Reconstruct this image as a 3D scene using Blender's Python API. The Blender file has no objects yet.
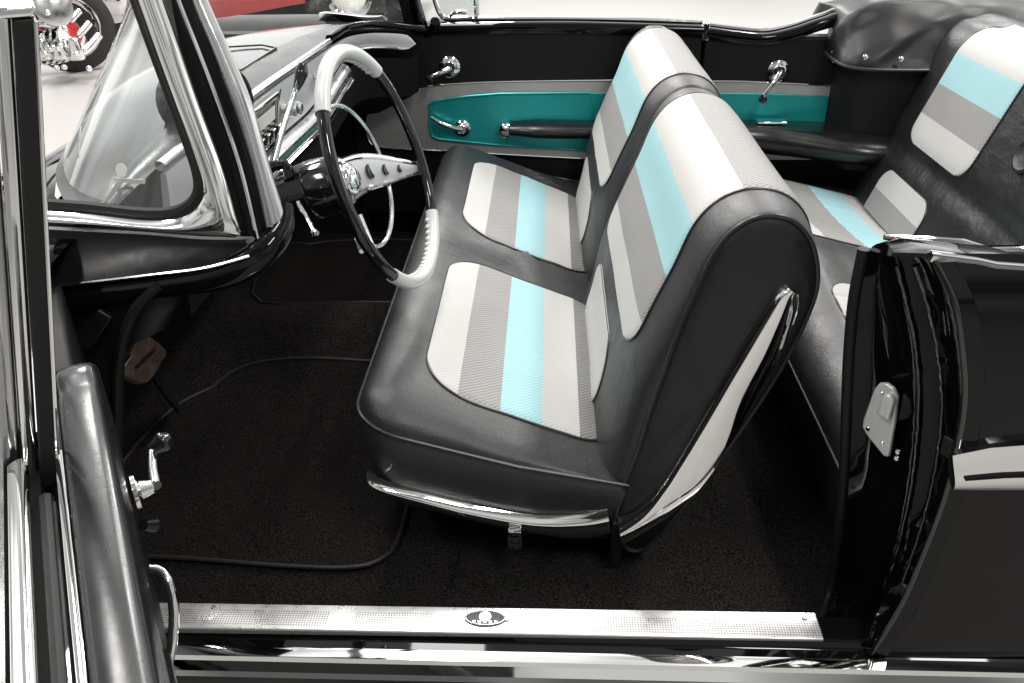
import bpy, bmesh, math, random
from mathutils import Vector, Matrix, noise
random.seed(7)
SC = bpy.context.scene
V = Vector
R = math.radians

# ------------------------------------------------------------------ camera, light, exposure
cam_d = bpy.data.cameras.new('camera'); cam = bpy.data.objects.new('camera', cam_d)
SC.collection.objects.link(cam); SC.camera = cam
cam.location = (0, -.93, 1.38)
_f = V((-math.sin(R(2.8))*math.cos(R(30)), math.cos(R(2.8))*math.cos(R(30)), -math.sin(R(30))))
_r = V((math.cos(R(2.8)), math.sin(R(2.8)), 0)); _u = _r.cross(_f)
_c, _s = math.cos(R(-1.1)), math.sin(R(-1.1))
_R = _r*_c + _u*_s; _U = _u*_c - _r*_s
cam.rotation_euler = Matrix((_R, _U, -_f)).transposed().to_euler()
cam_d.sensor_width = 36; cam_d.lens = 36*840/1024; cam_d.clip_start = .02; cam_d.clip_end = 200
SC.view_settings.view_transform = 'Standard'; SC.view_settings.look = 'None'
SC.view_settings.exposure = 0.0; SC.view_settings.gamma = 1

W = bpy.data.worlds.new('World'); SC.world = W; W.use_nodes = True
nt = W.node_tree; bg = nt.nodes['Background']
tc = nt.nodes.new('ShaderNodeTexCoord'); sep = nt.nodes.new('ShaderNodeSeparateXYZ')
cr = nt.nodes.new('ShaderNodeValToRGB')
nt.links.new(tc.outputs['Generated'], sep.inputs[0]); nt.links.new(sep.outputs['Z'], cr.inputs[0])
e = cr.color_ramp.elements                       # by height: floor haze, bright hall walls and lamps, calmer zenith
e[0].position = 0.0; e[0].color = (.70, .69, .67, 1)
e[1].position = 1.0; e[1].color = (.55, .55, .56, 1)
for p_, c_ in ((.12, .85), (.35, 1.0), (.65, .85)):
    n_ = e.new(p_); n_.color = (c_, c_*.99, c_*.975, 1)
side = nt.nodes.new('ShaderNodeMapRange'); side.interpolation_type = 'SMOOTHSTEP'     # the hall is brighter beyond the car than behind the photographer
side.inputs['From Min'].default_value = -.35; side.inputs['From Max'].default_value = .65
side.inputs['To Min'].default_value = .55; side.inputs['To Max'].default_value = 2.2
nt.links.new(sep.outputs['Y'], side.inputs['Value'])
mp = nt.nodes.new('ShaderNodeMapping'); mp.inputs['Scale'].default_value = (2.6, 2.6, 3.4)
nz = nt.nodes.new('ShaderNodeTexNoise'); nz.inputs['Scale'].default_value = 1.0; nz.inputs['Detail'].default_value = 2
nt.links.new(tc.outputs['Generated'], mp.inputs[0]); nt.links.new(mp.outputs[0], nz.inputs['Vector'])
mr = nt.nodes.new('ShaderNodeMapRange'); mr.inputs['From Min'].default_value = .42; mr.inputs['From Max'].default_value = .58
mr.inputs['To Min'].default_value = .35; mr.inputs['To Max'].default_value = 1.5
nt.links.new(nz.outputs['Fac'], mr.inputs['Value'])
m0 = nt.nodes.new('ShaderNodeMath'); m0.operation = 'MULTIPLY'; nt.links.new(mr.outputs[0], m0.inputs[0]); nt.links.new(side.outputs[0], m0.inputs[1])
mx = nt.nodes.new('ShaderNodeMix'); mx.data_type = 'RGBA'; mx.blend_type = 'MULTIPLY'; mx.inputs['Factor'].default_value = 1
nt.links.new(cr.outputs[0], mx.inputs[6]); nt.links.new(m0.outputs[0], mx.inputs[7])
nt.links.new(mx.outputs[2], bg.inputs[0]); bg.inputs[1].default_value = .8

def area(name, loc, target, sx, sy, watts, col=(1, .97, .93)):
    l = bpy.data.lights.new(name, 'AREA'); l.shape = 'RECTANGLE'; l.size = sx; l.size_y = sy
    l.energy = watts; l.color = col
    o = bpy.data.objects.new(name, l); SC.collection.objects.link(o); o.location = loc
    o.rotation_euler = (V(target)-V(loc)).to_track_quat('-Z', 'Y').to_euler()
    return o
# rows of showroom ceiling lamps
for x, y, w in [(-2.4, 1.9, 90), (-3.2, 5.4, 160), (-.6, 1.2, 50), (-.6, 4.2, 110), (-.6, 7.6, 220), (2.4, 2.0, 70), (2.4, 5.4, 160), (-2.2, -1.6, 70), (1.4, -1.8, 80)]:
    area('ceiling_lamp', (x, y, 4.2), (x, y, 0), .45, 1.5, w)

# ------------------------------------------------------------------ materials
MATS = {}
def mat(name, col, rough=.5, metal=0.0, coat=0.0, spec=.5, bump=None, speck=None, sheen=0, mott=None):
    m = bpy.data.materials.new(name); m.use_nodes = True; t = m.node_tree
    b = t.nodes['Principled BSDF']
    b.inputs['Base Color'].default_value = (*col, 1); b.inputs['Roughness'].default_value = rough
    b.inputs['Metallic'].default_value = metal; b.inputs['Coat Weight'].default_value = coat
    b.inputs['Coat Roughness'].default_value = .03
    b.inputs['Specular IOR Level'].default_value = spec; b.inputs['Sheen Weight'].default_value = sheen
    co = t.nodes.new('ShaderNodeTexCoord')
    if mott:                       # broad uneven wear in the gloss and colour: (scale, amount)
        nz = t.nodes.new('ShaderNodeTexNoise'); nz.inputs['Scale'].default_value = mott[0]; nz.inputs['Detail'].default_value = 5
        t.links.new(co.outputs['Object'], nz.inputs['Vector'])
        mr = t.nodes.new('ShaderNodeMapRange'); mr.inputs['From Min'].default_value = .3; mr.inputs['From Max'].default_value = .7
        mr.inputs['To Min'].default_value = max(0, rough-mott[1]); mr.inputs['To Max'].default_value = rough+mott[1]
        t.links.new(nz.outputs['Fac'], mr.inputs['Value']); t.links.new(mr.outputs[0], b.inputs['Roughness'])
    if speck:                      # fibre speckle: (scale, low factor, high factor)
        nz = t.nodes.new('ShaderNodeTexNoise'); nz.inputs['Scale'].default_value = speck[0]; nz.inputs['Detail'].default_value = 3
        t.links.new(co.outputs['Object'], nz.inputs['Vector'])
        mx = t.nodes.new('ShaderNodeMix'); mx.data_type = 'RGBA'
        mr = t.nodes.new('ShaderNodeMapRange'); mr.inputs['From Min'].default_value = .35; mr.inputs['From Max'].default_value = .65
        t.links.new(nz.outputs['Fac'], mr.inputs['Value']); t.links.new(mr.outputs[0], mx.inputs['Factor'])
        mx.inputs[6].default_value = (*[c*speck[1] for c in col], 1); mx.inputs[7].default_value = (*[min(1, c*speck[2]) for c in col], 1)
        t.links.new(mx.outputs[2], b.inputs['Base Color'])
    if bump:                       # list of (scale, strength, distance)
        prev = None
        for sc, st, di in bump:
            nz = t.nodes.new('ShaderNodeTexNoise'); nz.inputs['Scale'].default_value = sc; nz.inputs['Detail'].default_value = 4
            t.links.new(co.outputs['Object'], nz.inputs['Vector'])
            bp = t.nodes.new('ShaderNodeBump'); bp.inputs['Strength'].default_value = st; bp.inputs['Distance'].default_value = di
            t.links.new(nz.outputs['Fac'], bp.inputs['Height'])
            if prev: t.links.new(prev.outputs[0], bp.inputs['Normal'])
            prev = bp
        t.links.new(prev.outputs[0], b.inputs['Normal'])
    MATS[name] = m
    return m
LEATHER = mat('black_leather', (.022, .022, .0235), .43, bump=[(330, .4, .0014), (19, .35, .007)], mott=(9, .07), spec=.6)
LEATHER2 = mat('black_leather_shaded', (.009, .009, .010), .42, bump=[(330, .4, .0012), (13, .6, .010)], mott=(9, .06), spec=.45)  # darker copy of the leather: shade on sides and rear back put into colour
VINYL = mat('gloss_vinyl', (.008, .009, .010), .27, bump=[(300, .1, .0006), (30, .10, .002)], mott=(16, .05), spec=.55)
BOOT = mat('boot_vinyl', (.008, .008, .009), .40, bump=[(260, .15, .001)], spec=.4)
PAINT = mat('black_paint', (.003, .003, .0035), .03, spec=.3)
DARKMETAL = mat('dark_metal', (.007, .007, .0075), .38, spec=.5, mott=(30, .15))
RUBBER = mat('black_rubber', (.008, .008, .008), .55, spec=.35)
CHROME = mat('chrome', (.86, .86, .85), .045, 1.0, mott=(40, .02))
CHANNEL = mat('channel_black', (.003, .003, .003), .22, spec=.15)
CHROME_SAT = mat('satin_steel', (.62, .62, .62), .22, 1.0, bump=[(220, .1, .0006)], mott=(25, .08))
STRK = mat('zinc_plate', (.74, .75, .75), .36, .35, bump=[(120, .1, .001)])
SILVER = mat('silver_paint', (.70, .70, .72), .34, .35, bump=[(300, .08, .0005)])
BAND = mat('silver_band', (.52, .51, .50), .42, .6, bump=[(260, .15, .0006)])
TURQ = mat('turquoise_vinyl', (.012, .34, .34), .30, .40, spec=.6, bump=[(300, .12, .0006), (12, .2, .004)])
PANEL = mat('door_vinyl', (.007, .007, .0075), .55, bump=[(300, .2, .0008)], mott=(9, .08), spec=.25)
CARPET = mat('black_carpet', (.0118, .0106, .0099), .95, spec=.05, speck=(330, .15, 2.6), bump=[(480, .9, .004), (26, .6, .014)])
MATCARPET = mat('mat_carpet', (.0118, .0105, .0098), .95, spec=.05, speck=(360, .15, 2.6), bump=[(520, .9, .004), (18, .6, .014)])
SEAMLIGHT = mat('pale_piping', (.10, .10, .10), .45)
PIPING = mat('piping', (.02, .02, .021), .35, spec=.55)
EDGE = mat('mat_binding', (.022, .020, .019), .5, spec=.4)
WHITE = mat('white_plastic', (.62, .63, .62), .22, coat=.4, mott=(20, .04))
BLACKPL = mat('black_plastic', (.006, .006, .008), .10, coat=.5)
PEDAL = mat('brown_rubber', (.17, .115, .085), .55, bump=[(90, .25, .002)], speck=(40, .7, 1.25))
PEDTXT = mat('brown_rubber_dark', (.03, .018, .013), .7)
LINER = mat('dark_liner', (.004, .004, .004), .8, spec=.2)
FLOOR = mat('polished_concrete', (.38, .37, .355), .32, speck=(.45, .97, 1.03))
RED = mat('red_paint', (.50, .008, .01), .08, coat=.7)
TYRE = mat('tyre', (.012, .012, .012), .6)
TYRETXT = mat('tyre_letter', (.55, .5, .36), .7)
DIAL = mat('dial', (.02, .02, .022), .15)
PEARL = mat('label_white', (.75, .74, .66), .5)
SILLP = mat('sill_aluminium', (.86, .85, .84), .30, .75, bump=[(150, .05, .0006)], mott=(60, .05))
def sill_dots():                 # pressed tread pattern, interrupted round the emblem
    t = SILLP.node_tree; b = t.nodes['Principled BSDF']; N = t.nodes.new; L = t.links.new
    co = N('ShaderNodeTexCoord'); sx = N('ShaderNodeSeparateXYZ'); L(co.outputs['Object'], sx.inputs[0])
    def M(op, a, bb=None):
        n = N('ShaderNodeMath'); n.operation = op
        for i, v in enumerate((a, bb)):
            if v is None: continue
            if isinstance(v, (int, float)): n.inputs[i].default_value = v
            else: L(v, n.inputs[i])
        return n.outputs[0]
    X, Y = sx.outputs['X'], sx.outputs['Y']
    p = M('MULTIPLY', M('SINE', M('MULTIPLY', M('ADD', X, Y), 760)), M('SINE', M('MULTIPLY', M('SUBTRACT', X, Y), 760)))
    d = M('GREATER_THAN', p, .42)
    m1 = M('GREATER_THAN', M('ABSOLUTE', M('SUBTRACT', X, .105)), .115)
    m2 = M('LESS_THAN', M('ABSOLUTE', M('ADD', Y, .004)), .0135)
    m3 = M('GREATER_THAN', M('ABSOLUTE', M('ADD', X, .15)), .02)
    f = M('MULTIPLY', M('MULTIPLY', d, m1), M('MULTIPLY', m2, m3))
    mx = N('ShaderNodeMix'); mx.data_type = 'RGBA'; mx.inputs[6].default_value = (.86, .85, .84, 1); mx.inputs[7].default_value = (.16, .155, .15, 1)
    L(f, mx.inputs['Factor']); L(mx.outputs[2], b.inputs['Base Color'])
sill_dots()
INK = mat('dark_ink', (.06, .06, .065), .4)

WV = {}
def fabric(name, stops, axis='v'):
    """woven bands: stops = [(start of band in uv v, colour)]; weave is a fine checker bump and speckle"""
    m = bpy.data.materials.new(name); m.use_nodes = True; t = m.node_tree; b = t.nodes['Principled BSDF']
    b.inputs['Roughness'].default_value = .62; b.inputs['Specular IOR Level'].default_value = .35
    uv = t.nodes.new('ShaderNodeUVMap'); uv.uv_map = 'UVMap'
    sp = t.nodes.new('ShaderNodeSeparateXYZ'); t.links.new(uv.outputs[0], sp.inputs[0])
    rp = t.nodes.new('ShaderNodeValToRGB'); rp.color_ramp.interpolation = 'CONSTANT'
    t.links.new(sp.outputs['Y'], rp.inputs[0])
    el = rp.color_ramp.elements
    while len(el) > 1: el.remove(el[-1])
    el[0].position = 0; el[0].color = (*stops[0][1], WV[stops[0][1]])
    for p, c in stops[1:]:
        n = el.new(p); n.color = (*c, WV[c])
    # weave in metres: second uv layer
    u2 = t.nodes.new('ShaderNodeUVMap'); u2.uv_map = 'weave'
    mp = t.nodes.new('ShaderNodeMapping'); mp.inputs['Scale'].default_value = (1, 1, 1); t.links.new(u2.outputs[0], mp.inputs[0])
    ck = t.nodes.new('ShaderNodeTexChecker'); ck.inputs['Scale'].default_value = 230; t.links.new(mp.outputs[0], ck.inputs['Vector'])
    nz = t.nodes.new('ShaderNodeTexNoise'); nz.inputs['Scale'].default_value = 300; nz.inputs['Detail'].default_value = 3; t.links.new(u2.outputs[0], nz.inputs['Vector'])
    nb = t.nodes.new('ShaderNodeTexNoise'); nb.inputs['Scale'].default_value = 7; nb.inputs['Detail'].default_value = 3; t.links.new(u2.outputs[0], nb.inputs['Vector'])
    # the grey bands are two-tone weave: strong contrast where the band is mid grey
    a = t.nodes.new('ShaderNodeMath'); a.operation = 'MULTIPLY_ADD'; a.inputs[1].default_value = .8; a.inputs[2].default_value = .45
    t.links.new(ck.outputs['Fac'], a.inputs[0])
    mixn = t.nodes.new('ShaderNodeMath'); mixn.operation = 'MULTIPLY_ADD'; mixn.inputs[1].default_value = .5; mixn.inputs[2].default_value = .62
    t.links.new(nz.outputs['Fac'], mixn.inputs[0])
    mul = t.nodes.new('ShaderNodeMath'); mul.operation = 'MULTIPLY'; t.links.new(a.outputs[0], mul.inputs[0]); t.links.new(mixn.outputs[0], mul.inputs[1])
    b2 = t.nodes.new('ShaderNodeMath'); b2.operation = 'MULTIPLY_ADD'; b2.inputs[1].default_value = .16; b2.inputs[2].default_value = 1.14
    t.links.new(nb.outputs['Fac'], b2.inputs[0])
    mul2 = t.nodes.new('ShaderNodeMath'); mul2.operation = 'MULTIPLY'; t.links.new(mul.outputs[0], mul2.inputs[0]); t.links.new(b2.outputs[0], mul2.inputs[1])
    mx = t.nodes.new('ShaderNodeMix'); mx.data_type = 'RGBA'; mx.blend_type = 'MULTIPLY'
    t.links.new(rp.outputs['Alpha'], mx.inputs['Factor'])
    t.links.new(rp.outputs[0], mx.inputs[6]); t.links.new(mul2.outputs[0], mx.inputs[7])
    t.links.new(mx.outputs[2], b.inputs['Base Color'])
    bp = t.nodes.new('ShaderNodeBump'); bp.inputs['Strength'].default_value = .35; bp.inputs['Distance'].default_value = .0007
    t.links.new(ck.outputs['Fac'], bp.inputs['Height']); t.links.new(bp.outputs[0], b.inputs['Normal'])
    return m
CW, CG, CT, CD = (.48, .475, .462), (.275, .272, .265), (.31, .525, .565), (.20, .20, .195)
WV.update({CW: .20, CG: .62, CT: .30, CD: .8})         # how strongly the two-tone weave shows in each band
FAB_C = fabric('striped_cloth_cushion', [(0, CW), (.175, CG), (.385, CT), (.595, CW), (.79, CD)])
FAB_B = fabric('striped_cloth_back', [(0, CW), (.11, CG), (.275, CT), (.45, CW), (.60, CG)])
FAB_L = fabric('pale_cloth_lower', [(0, CW)])
FAB_RB = fabric('striped_cloth_rear_back', [(0, CW), (.22, CG), (.46, CT), (.70, CW)])
FAB_RL = fabric('striped_cloth_rear_lower', [(0, CG), (.5, CW)])
FAB_RC = fabric('striped_cloth_rear_cushion', [(0, CW), (.18, CG), (.47, CT), (.75, CW)])

def glass(name, tint=(.93, .96, .95), mixmax=.9, base=.05, haze=0.0):
    m = bpy.data.materials.new(name); m.use_nodes = True; t = m.node_tree
    t.nodes.remove(t.nodes['Principled BSDF']); out = t.nodes['Material Output']
    tr = t.nodes.new('ShaderNodeBsdfTransparent'); tr.inputs[0].default_value = (*tint, 1)
    gl = t.nodes.new('ShaderNodeBsdfGlossy'); gl.inputs['Roughness'].default_value = .02; gl.inputs[0].default_value = (1, 1, 1, 1)
    fa = t.nodes.new('ShaderNodeLayerWeight'); pw = t.nodes.new('ShaderNodeMath'); pw.operation = 'POWER'; pw.inputs[1].default_value = 5
    t.links.new(fa.outputs['Facing'], pw.inputs[0]); lw = t.nodes.new('ShaderNodeMath'); lw.operation = 'MULTIPLY_ADD'; lw.inputs[1].default_value = .92; lw.inputs[2].default_value = .07
    t.links.new(pw.outputs[0], lw.inputs[0])
    mx = t.nodes.new('ShaderNodeMixShader'); t.links.new(lw.outputs[0], mx.inputs[0])
    t.links.new(tr.outputs[0], mx.inputs[1]); t.links.new(gl.outputs[0], mx.inputs[2])
    last = mx
    if haze:                      # milky veil of reflections, put in as a pale diffuse layer
        df = t.nodes.new('ShaderNodeBsdfDiffuse'); df.inputs[0].default_value = (.8, .82, .82, 1)
        m2 = t.nodes.new('ShaderNodeMixShader'); m2.inputs[0].default_value = haze
        t.links.new(mx.outputs[0], m2.inputs[1]); t.links.new(df.outputs[0], m2.inputs[2]); last = m2
    t.links.new(last.outputs[0], out.inputs[0])
    return m
GLASS = glass('window_glass', haze=.045)

# ------------------------------------------------------------------ builders
WLOC = {}
def link(o, loc, parent):
    SC.collection.objects.link(o); loc = V(loc); WLOC[o] = loc
    if parent is not None:
        o.parent = parent; o.location = loc - WLOC[parent]
    else: o.location = loc
    return o
def thing(name, label, cat, loc, group=None):
    o = bpy.data.objects.new(name, None); o.empty_display_size = .1; link(o, loc, None)
    o['label'] = label; o['category'] = cat
    if group: o['group'] = group
    return o
def obj(name, geo, m, parent=None, sharp=40, label=None, uvs=None, bevel=None, sub=0):
    """geo = (verts, faces) in world space, linked as one mesh whose origin is its own centre"""
    vs, fs = geo
    vs = [V(v) for v in vs]
    lo = V([min(v[i] for v in vs) for i in range(3)]); hi = V([max(v[i] for v in vs) for i in range(3)])
    c = (lo+hi)/2
    me = bpy.data.meshes.new(name); me.from_pydata([v-c for v in vs], [], fs)
    if uvs:
        for ln, data in uvs.items():
            l = me.uv_layers.new(name=ln)
            for lp in me.loops: l.data[lp.index].uv = data[lp.vertex_index]
    bm = bmesh.new(); bm.from_mesh(me)
    bmesh.ops.recalc_face_normals(bm, faces=bm.faces)
    bm.to_mesh(me); bm.free()
    for p in me.polygons: p.use_smooth = True
    me.set_sharp_from_angle(angle=R(sharp))
    me.materials.append(m)
    o = bpy.data.objects.new(name, me); link(o, c, parent)
    if bevel:
        b = o.modifiers.new('bevel', 'BEVEL'); b.width = bevel; b.segments = 3; b.limit_method = 'ANGLE'; b.angle_limit = R(35)
        b.harden_normals = False
    if sub:
        s = o.modifiers.new('sub', 'SUBSURF'); s.levels = sub; s.render_levels = sub
    if label: o['label'] = label
    return o
def join(*geos):
    vs, fs = [], []
    for g in geos:
        k = len(vs); vs += list(g[0]); fs += [tuple(i+k for i in f) for f in g[1]]
    return vs, fs
def cat(pts, n, closed=False):
    """Catmull-Rom resample, n points evenly spaced"""
    pts = [V(p) for p in pts]; N = len(pts); dense = []
    segs = N if closed else N-1
    for i in range(segs):
        if closed: p0, p1, p2, p3 = pts[i-1], pts[i], pts[(i+1) % N], pts[(i+2) % N]
        else: p0, p1, p2, p3 = pts[max(i-1, 0)], pts[i], pts[i+1], pts[min(i+2, N-1)]
        for k in range(16):
            t = k/16
            dense.append(.5*((2*p1)+(p2-p0)*t+(2*p0-5*p1+4*p2-p3)*t*t+(3*p1-p0-3*p2+p3)*t**3))
    dense.append(pts[0] if closed else pts[-1])
    return even(dense, n, closed)
def even(dense, n, closed=False):
    dense = [V(p) for p in dense]
    L = [0]
    for a, b in zip(dense, dense[1:]): L.append(L[-1]+(b-a).length)
    out = []; j = 0
    for k in range(n):
        s = L[-1]*k/(n if closed else n-1)
        while j < len(L)-2 and L[j+1] < s: j += 1
        d = L[j+1]-L[j]; t = 0 if d == 0 else (s-L[j])/d
        out.append(dense[j].lerp(dense[j+1], min(max(t, 0), 1)))
    return out
def grid(rows, cu=False, cv=False, capu=False):
    """rows of equal length -> quads; cv closes each row, cu closes the row list, capu caps first and last row"""
    n = len(rows); m = len(rows[0]); vs = [p for r in rows for p in r]; fs = []
    for i in range(n if cu else n-1):
        for j in range(m if cv else m-1):
            a, b = i*m+j, i*m+(j+1) % m; c, d = ((i+1) % n)*m+(j+1) % m, ((i+1) % n)*m+j
            fs.append((a, b, c, d))
    if capu:
        fs.append(tuple(reversed(range(m)))); fs.append(tuple(range((n-1)*m, n*m)))
    return vs, fs
def tube(pts, r, n=10, closed=False, res=None, sec=None, up=None):
    """sweep a circle (or section sec = [(a, b)...]) along pts; r number or list"""
    pts = [V(p) for p in pts]
    if res: pts = cat(pts, res, closed)
    N = len(pts); rows = []
    T = []
    for i in range(N):
        a = pts[i-1] if (closed or i > 0) else pts[i]; b = pts[(i+1) % N] if (closed or i < N-1) else pts[i]
        T.append((b-a).normalized())
    x = V(up) if up else T[0].orthogonal()
    for i in range(N):
        if up: x = V(up)
        x = (x - T[i]*x.dot(T[i])).normalized(); y = T[i].cross(x)
        rr = r[min(i, len(r)-1)*1] if isinstance(r, (list, tuple)) else r
        if isinstance(r, (list, tuple)):
            q = i/(N-1)*(len(r)-1); k = min(int(q), len(r)-2); rr = r[k]+(r[k+1]-r[k])*(q-k)
        if sec: rows.append([pts[i]+x*a*rr+y*b*rr for a, b in sec])
        else: rows.append([pts[i]+x*math.cos(2*math.pi*j/n)*rr+y*math.sin(2*math.pi*j/n)*rr for j in range(n)])
    return grid(rows, cu=closed, cv=True, capu=not closed)
def blade(A, B, bulge, thick, nrm, n=10, res=40, smooth=True, skew=.5):
    """convex strip between the lines A and B, bulging towards nrm, closed behind"""
    f = cat if smooth else even
    A = f(A, res); B = f(B, res); nrm = V(nrm).normalized(); rows = []
    for a, b in zip(A, B):
        row = [a.lerp(b, t/n)+nrm*bulge*(math.sin(math.pi*(t/n)**(math.log(.5)/math.log(skew)))**.8) for t in range(n+1)]
        row += [b-nrm*thick, a-nrm*thick]; rows.append(row)
    return grid(rows, cv=True, capu=True)
def prism(poly, d):
    """planar outline extruded by vector d"""
    poly = [V(p) for p in poly]; d = V(d); n = len(poly)
    vs = poly+[p+d for p in poly]
    fs = [tuple(range(n)), tuple(range(2*n-1, n-1, -1))]+[(i, i+n, (i+1) % n+n, (i+1) % n) for i in range(n)]
    return vs, fs
def box(lo, hi):
    (a, b, c), (d, e_, f) = lo, hi
    return prism([(a, b, c), (d, b, c), (d, e_, c), (a, e_, c)], (0, 0, f-c))
def lathe(c, axis, prof, n=24):
    """prof = [(height along axis, radius)]"""
    c = V(c); ax = V(axis).normalized(); x = ax.orthogonal().normalized(); y = ax.cross(x)
    rows = [[c+ax*h+(x*math.cos(2*math.pi*k/n)+y*math.sin(2*math.pi*k/n))*max(r_, 1e-5) for k in range(n)] for h, r_ in prof]
    return grid(rows, cv=True, capu=True)
def rrect(x0, y0, x1, y1, r, n=6):
    o = []
    for cx, cy, a in ((x1-r, y0+r, -90), (x1-r, y1-r, 0), (x0+r, y1-r, 90), (x0+r, y0+r, 180)):
        for k in range(n+1):
            t = R(a+90*k/n); o.append((cx+r*math.cos(t), cy+r*math.sin(t)))
    return o
def text_geo(s, size, o, x, y, depth=.0006):
    """flat lettering starting at o along x with up y"""
    cu = bpy.data.curves.new('t', 'FONT'); cu.body = s; cu.size = size; cu.extrude = depth; cu.align_x = 'CENTER'; cu.align_y = 'CENTER'; cu.resolution_u = 3
    ob = bpy.data.objects.new('t', cu); me = bpy.data.meshes.new_from_object(ob)
    x = V(x).normalized(); y = V(y); y = (y-x*y.dot(x)).normalized(); z = x.cross(y); o = V(o)
    vs = [o+x*v.co.x+y*v.co.y+z*v.co.z for v in me.vertices]; fs = [tuple(p.vertices) for p in me.polygons]
    bpy.data.objects.remove(ob); bpy.data.curves.remove(cu); bpy.data.meshes.remove(me)
    return vs, fs
def off(L, dx, dy=0): return [p+V((dx, dy, 0)) for p in L]
def S01(t): t = min(max(t, 0), 1); return t*t*(3-2*t)

# ------------------------------------------------------------------ the showroom floor
g = grid([[V((x, y, 0)) for x in (-40, -10, 10, 40)] for y in (-30, -5, 15, 40)])
fl = obj('floor', g, FLOOR); fl['kind'] = 'structure'

# ------------------------------------------------------------------ the car
CAR = thing('convertible_car', 'black open-top classic car with striped turquoise and white bench seats, its driver door open', 'car', (0, .9, 0))

# ---- floor pan carpet (with tunnel hump and toe board)
def carpet_z(x, y):
    z = .285
    hump = math.exp(-((y-.9)/.17)**2)*(.13*S01((.55-x)/.3+.3)*S01((x+1.2)/.1))*S01((.25-x)/.5+.4)
    z += hump
    if x < -.78: z += (-.78-x)*.95
    z += .05*S01((.055-y)/.06)            # roll up to the sill plate
    z += .008*noise.noise(V((x*5, y*5, 3)))
    return z
xs = [-1.15+i*.03 for i in range(63)]; ys = [.0+i*.03 for i in range(61)]
obj('carpet', grid([[V((x, y, carpet_z(x, y))) for y in ys] for x in xs]), CARPET, CAR)
obj('carpet_seam', tube([((-0.1570, 0.0010, 0.3450)), ((-0.1610, 0.1460, 0.2920)), ((-0.1550, 0.2100, 0.2900)), ((-0.1440, 0.2690, 0.3100))], .0014, res=30), CHROME_SAT, CAR)

# ---- sill plate, rocker
sp = obj('sill_plate', blade([(-.75, -.004, .362), (.415, .001, .362)], [(-.75, -.053, .360), (.415, -.049, .360)], .0015, .012, (0, 0, 1), smooth=False), SILLP, CAR, bevel=.002)
em = obj('emblem', lathe((-.094, -.0245, .3618), (0, 0, 1), [(0, .001), (0, .019), (.0018, .019), (.0022, .017), (.0022, .001)], 40), INK, sp)
em.scale = (1.7, .8, 1)
eg = obj('emblem_coach', join(lathe((-.094, -.022, .3642), (0, 0, 1), [(0, .0001), (0, .0095), (.0008, .0095), (.0008, .0001)], 24),
        *[box((-.113+k*.0085, -.035, .3640), (-.1085+k*.0085, -.0305, .3652)) for k in range(5)],
        tube([(-.094+.030*math.cos(a*.1745), -.0245+.0135*math.sin(a*.1745), .3643) for a in range(36)], .0009, 6, True)), SILLP, sp)
for x in (-.525, -.06, .395): obj('screw', lathe((x, -.012 if x != -.06 else -.026, .363), (0, 0, 1), [(0, .0001), (0, .004), (.0015, .003), (.0015, .0001)], 14), CHROME_SAT, sp)
obj('rocker_panel', tube([(-.85, -.052, .315), (.30, -.052, .315), (.70, -.052, .315), (2.2, -.052, .315)], 1, sec=[(.042, -.004), (.030, .003), (.026, .026), (.016, .031), (-.03, .031), (-.1, .02), (-.1, -.05), (.042, -.05)], up=(0, 0, 1), res=30), PAINT, CAR, bevel=.003)
obj('rocker_moulding', tube([(-.9, -.082, .33), (2.2, -.082, .33)], 1, sec=[(.022, .0), (.020, .012), (.012, .014), (.008, .010), (.002, .015), (-.003, .011), (-.009, .016), (-.014, .012), (-.022, .016), (-.03, .008), (-.03, -.005), (.022, -.005)], up=(0, 0, 1)), CHROME, CAR, sharp=25)
obj('rocker_panel', box((-1.0, 1.70, .2), (2.2, 1.82, .385)), PAINT, CAR, bevel=.01)
obj('underbody', box((-2.9, -.04, .18), (2.4, 1.84, .27)), LINER, CAR)

# ------------------------------------------------------------------ front bench cushion
CX0, CX1, CY0, CY1 = -.315, .22, .165, 1.635
def cush_seam(x): return .590-.30*max(x+.315, 0)+.10*max(0, x+.05)
def cush_top(x, y):
    t = .606-.42*(x+.2) if x < .12 else .472
    return t+.008*math.exp(-((y-.52)/.28)**2)+.006*math.exp(-((y-1.28)/.28)**2)-.010*math.exp(-((y-.9)/.06)**2)
def rr_point(k, n, ins, r=.075):
    """k-th of n points on the rounded rectangle outline of the cushion, inset by ins"""
    x0, x1, y0, y1 = CX0+ins, CX1-ins, CY0+ins, CY1-ins; r = max(r-ins*.55, .035)
    pts = rr_cache.get((ins, n))
    if pts is None:
        pts = even([V((a, b, 0)) for a, b in rrect(x0, y0, x1, y1, r, 10)]+[V((x1-r, y0, 0))], n+1)[:-1]; rr_cache[(ins, n)] = pts
    return pts[k]
rr_cache = {}
def cush_z(x, y):
    d = min(x-CX0, CX1-x+.05, y-CY0, CY1-y)
    # rounded corners in plan
    r = .075
    for cx in (CX0+r,):
        for cy in (CY0+r, CY1-r):
            if x < cx and ((y < cy) if cy < 1 else (y > cy)):
                d = r-math.hypot(x-cx, y-cy)
    w = .135; t = min(max(d/w, 0), 1); k = (1-(1-t)**2.3)**(1/2.0)
    wr = .0018*noise.noise(V((x*22, y*13, 0)))+.003*noise.noise(V((x*6, y*5, 4)))
    return cush_seam(x)*(1-k)+cush_top(x, y)*k+wr*k
NP = 220; rows = []
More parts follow.
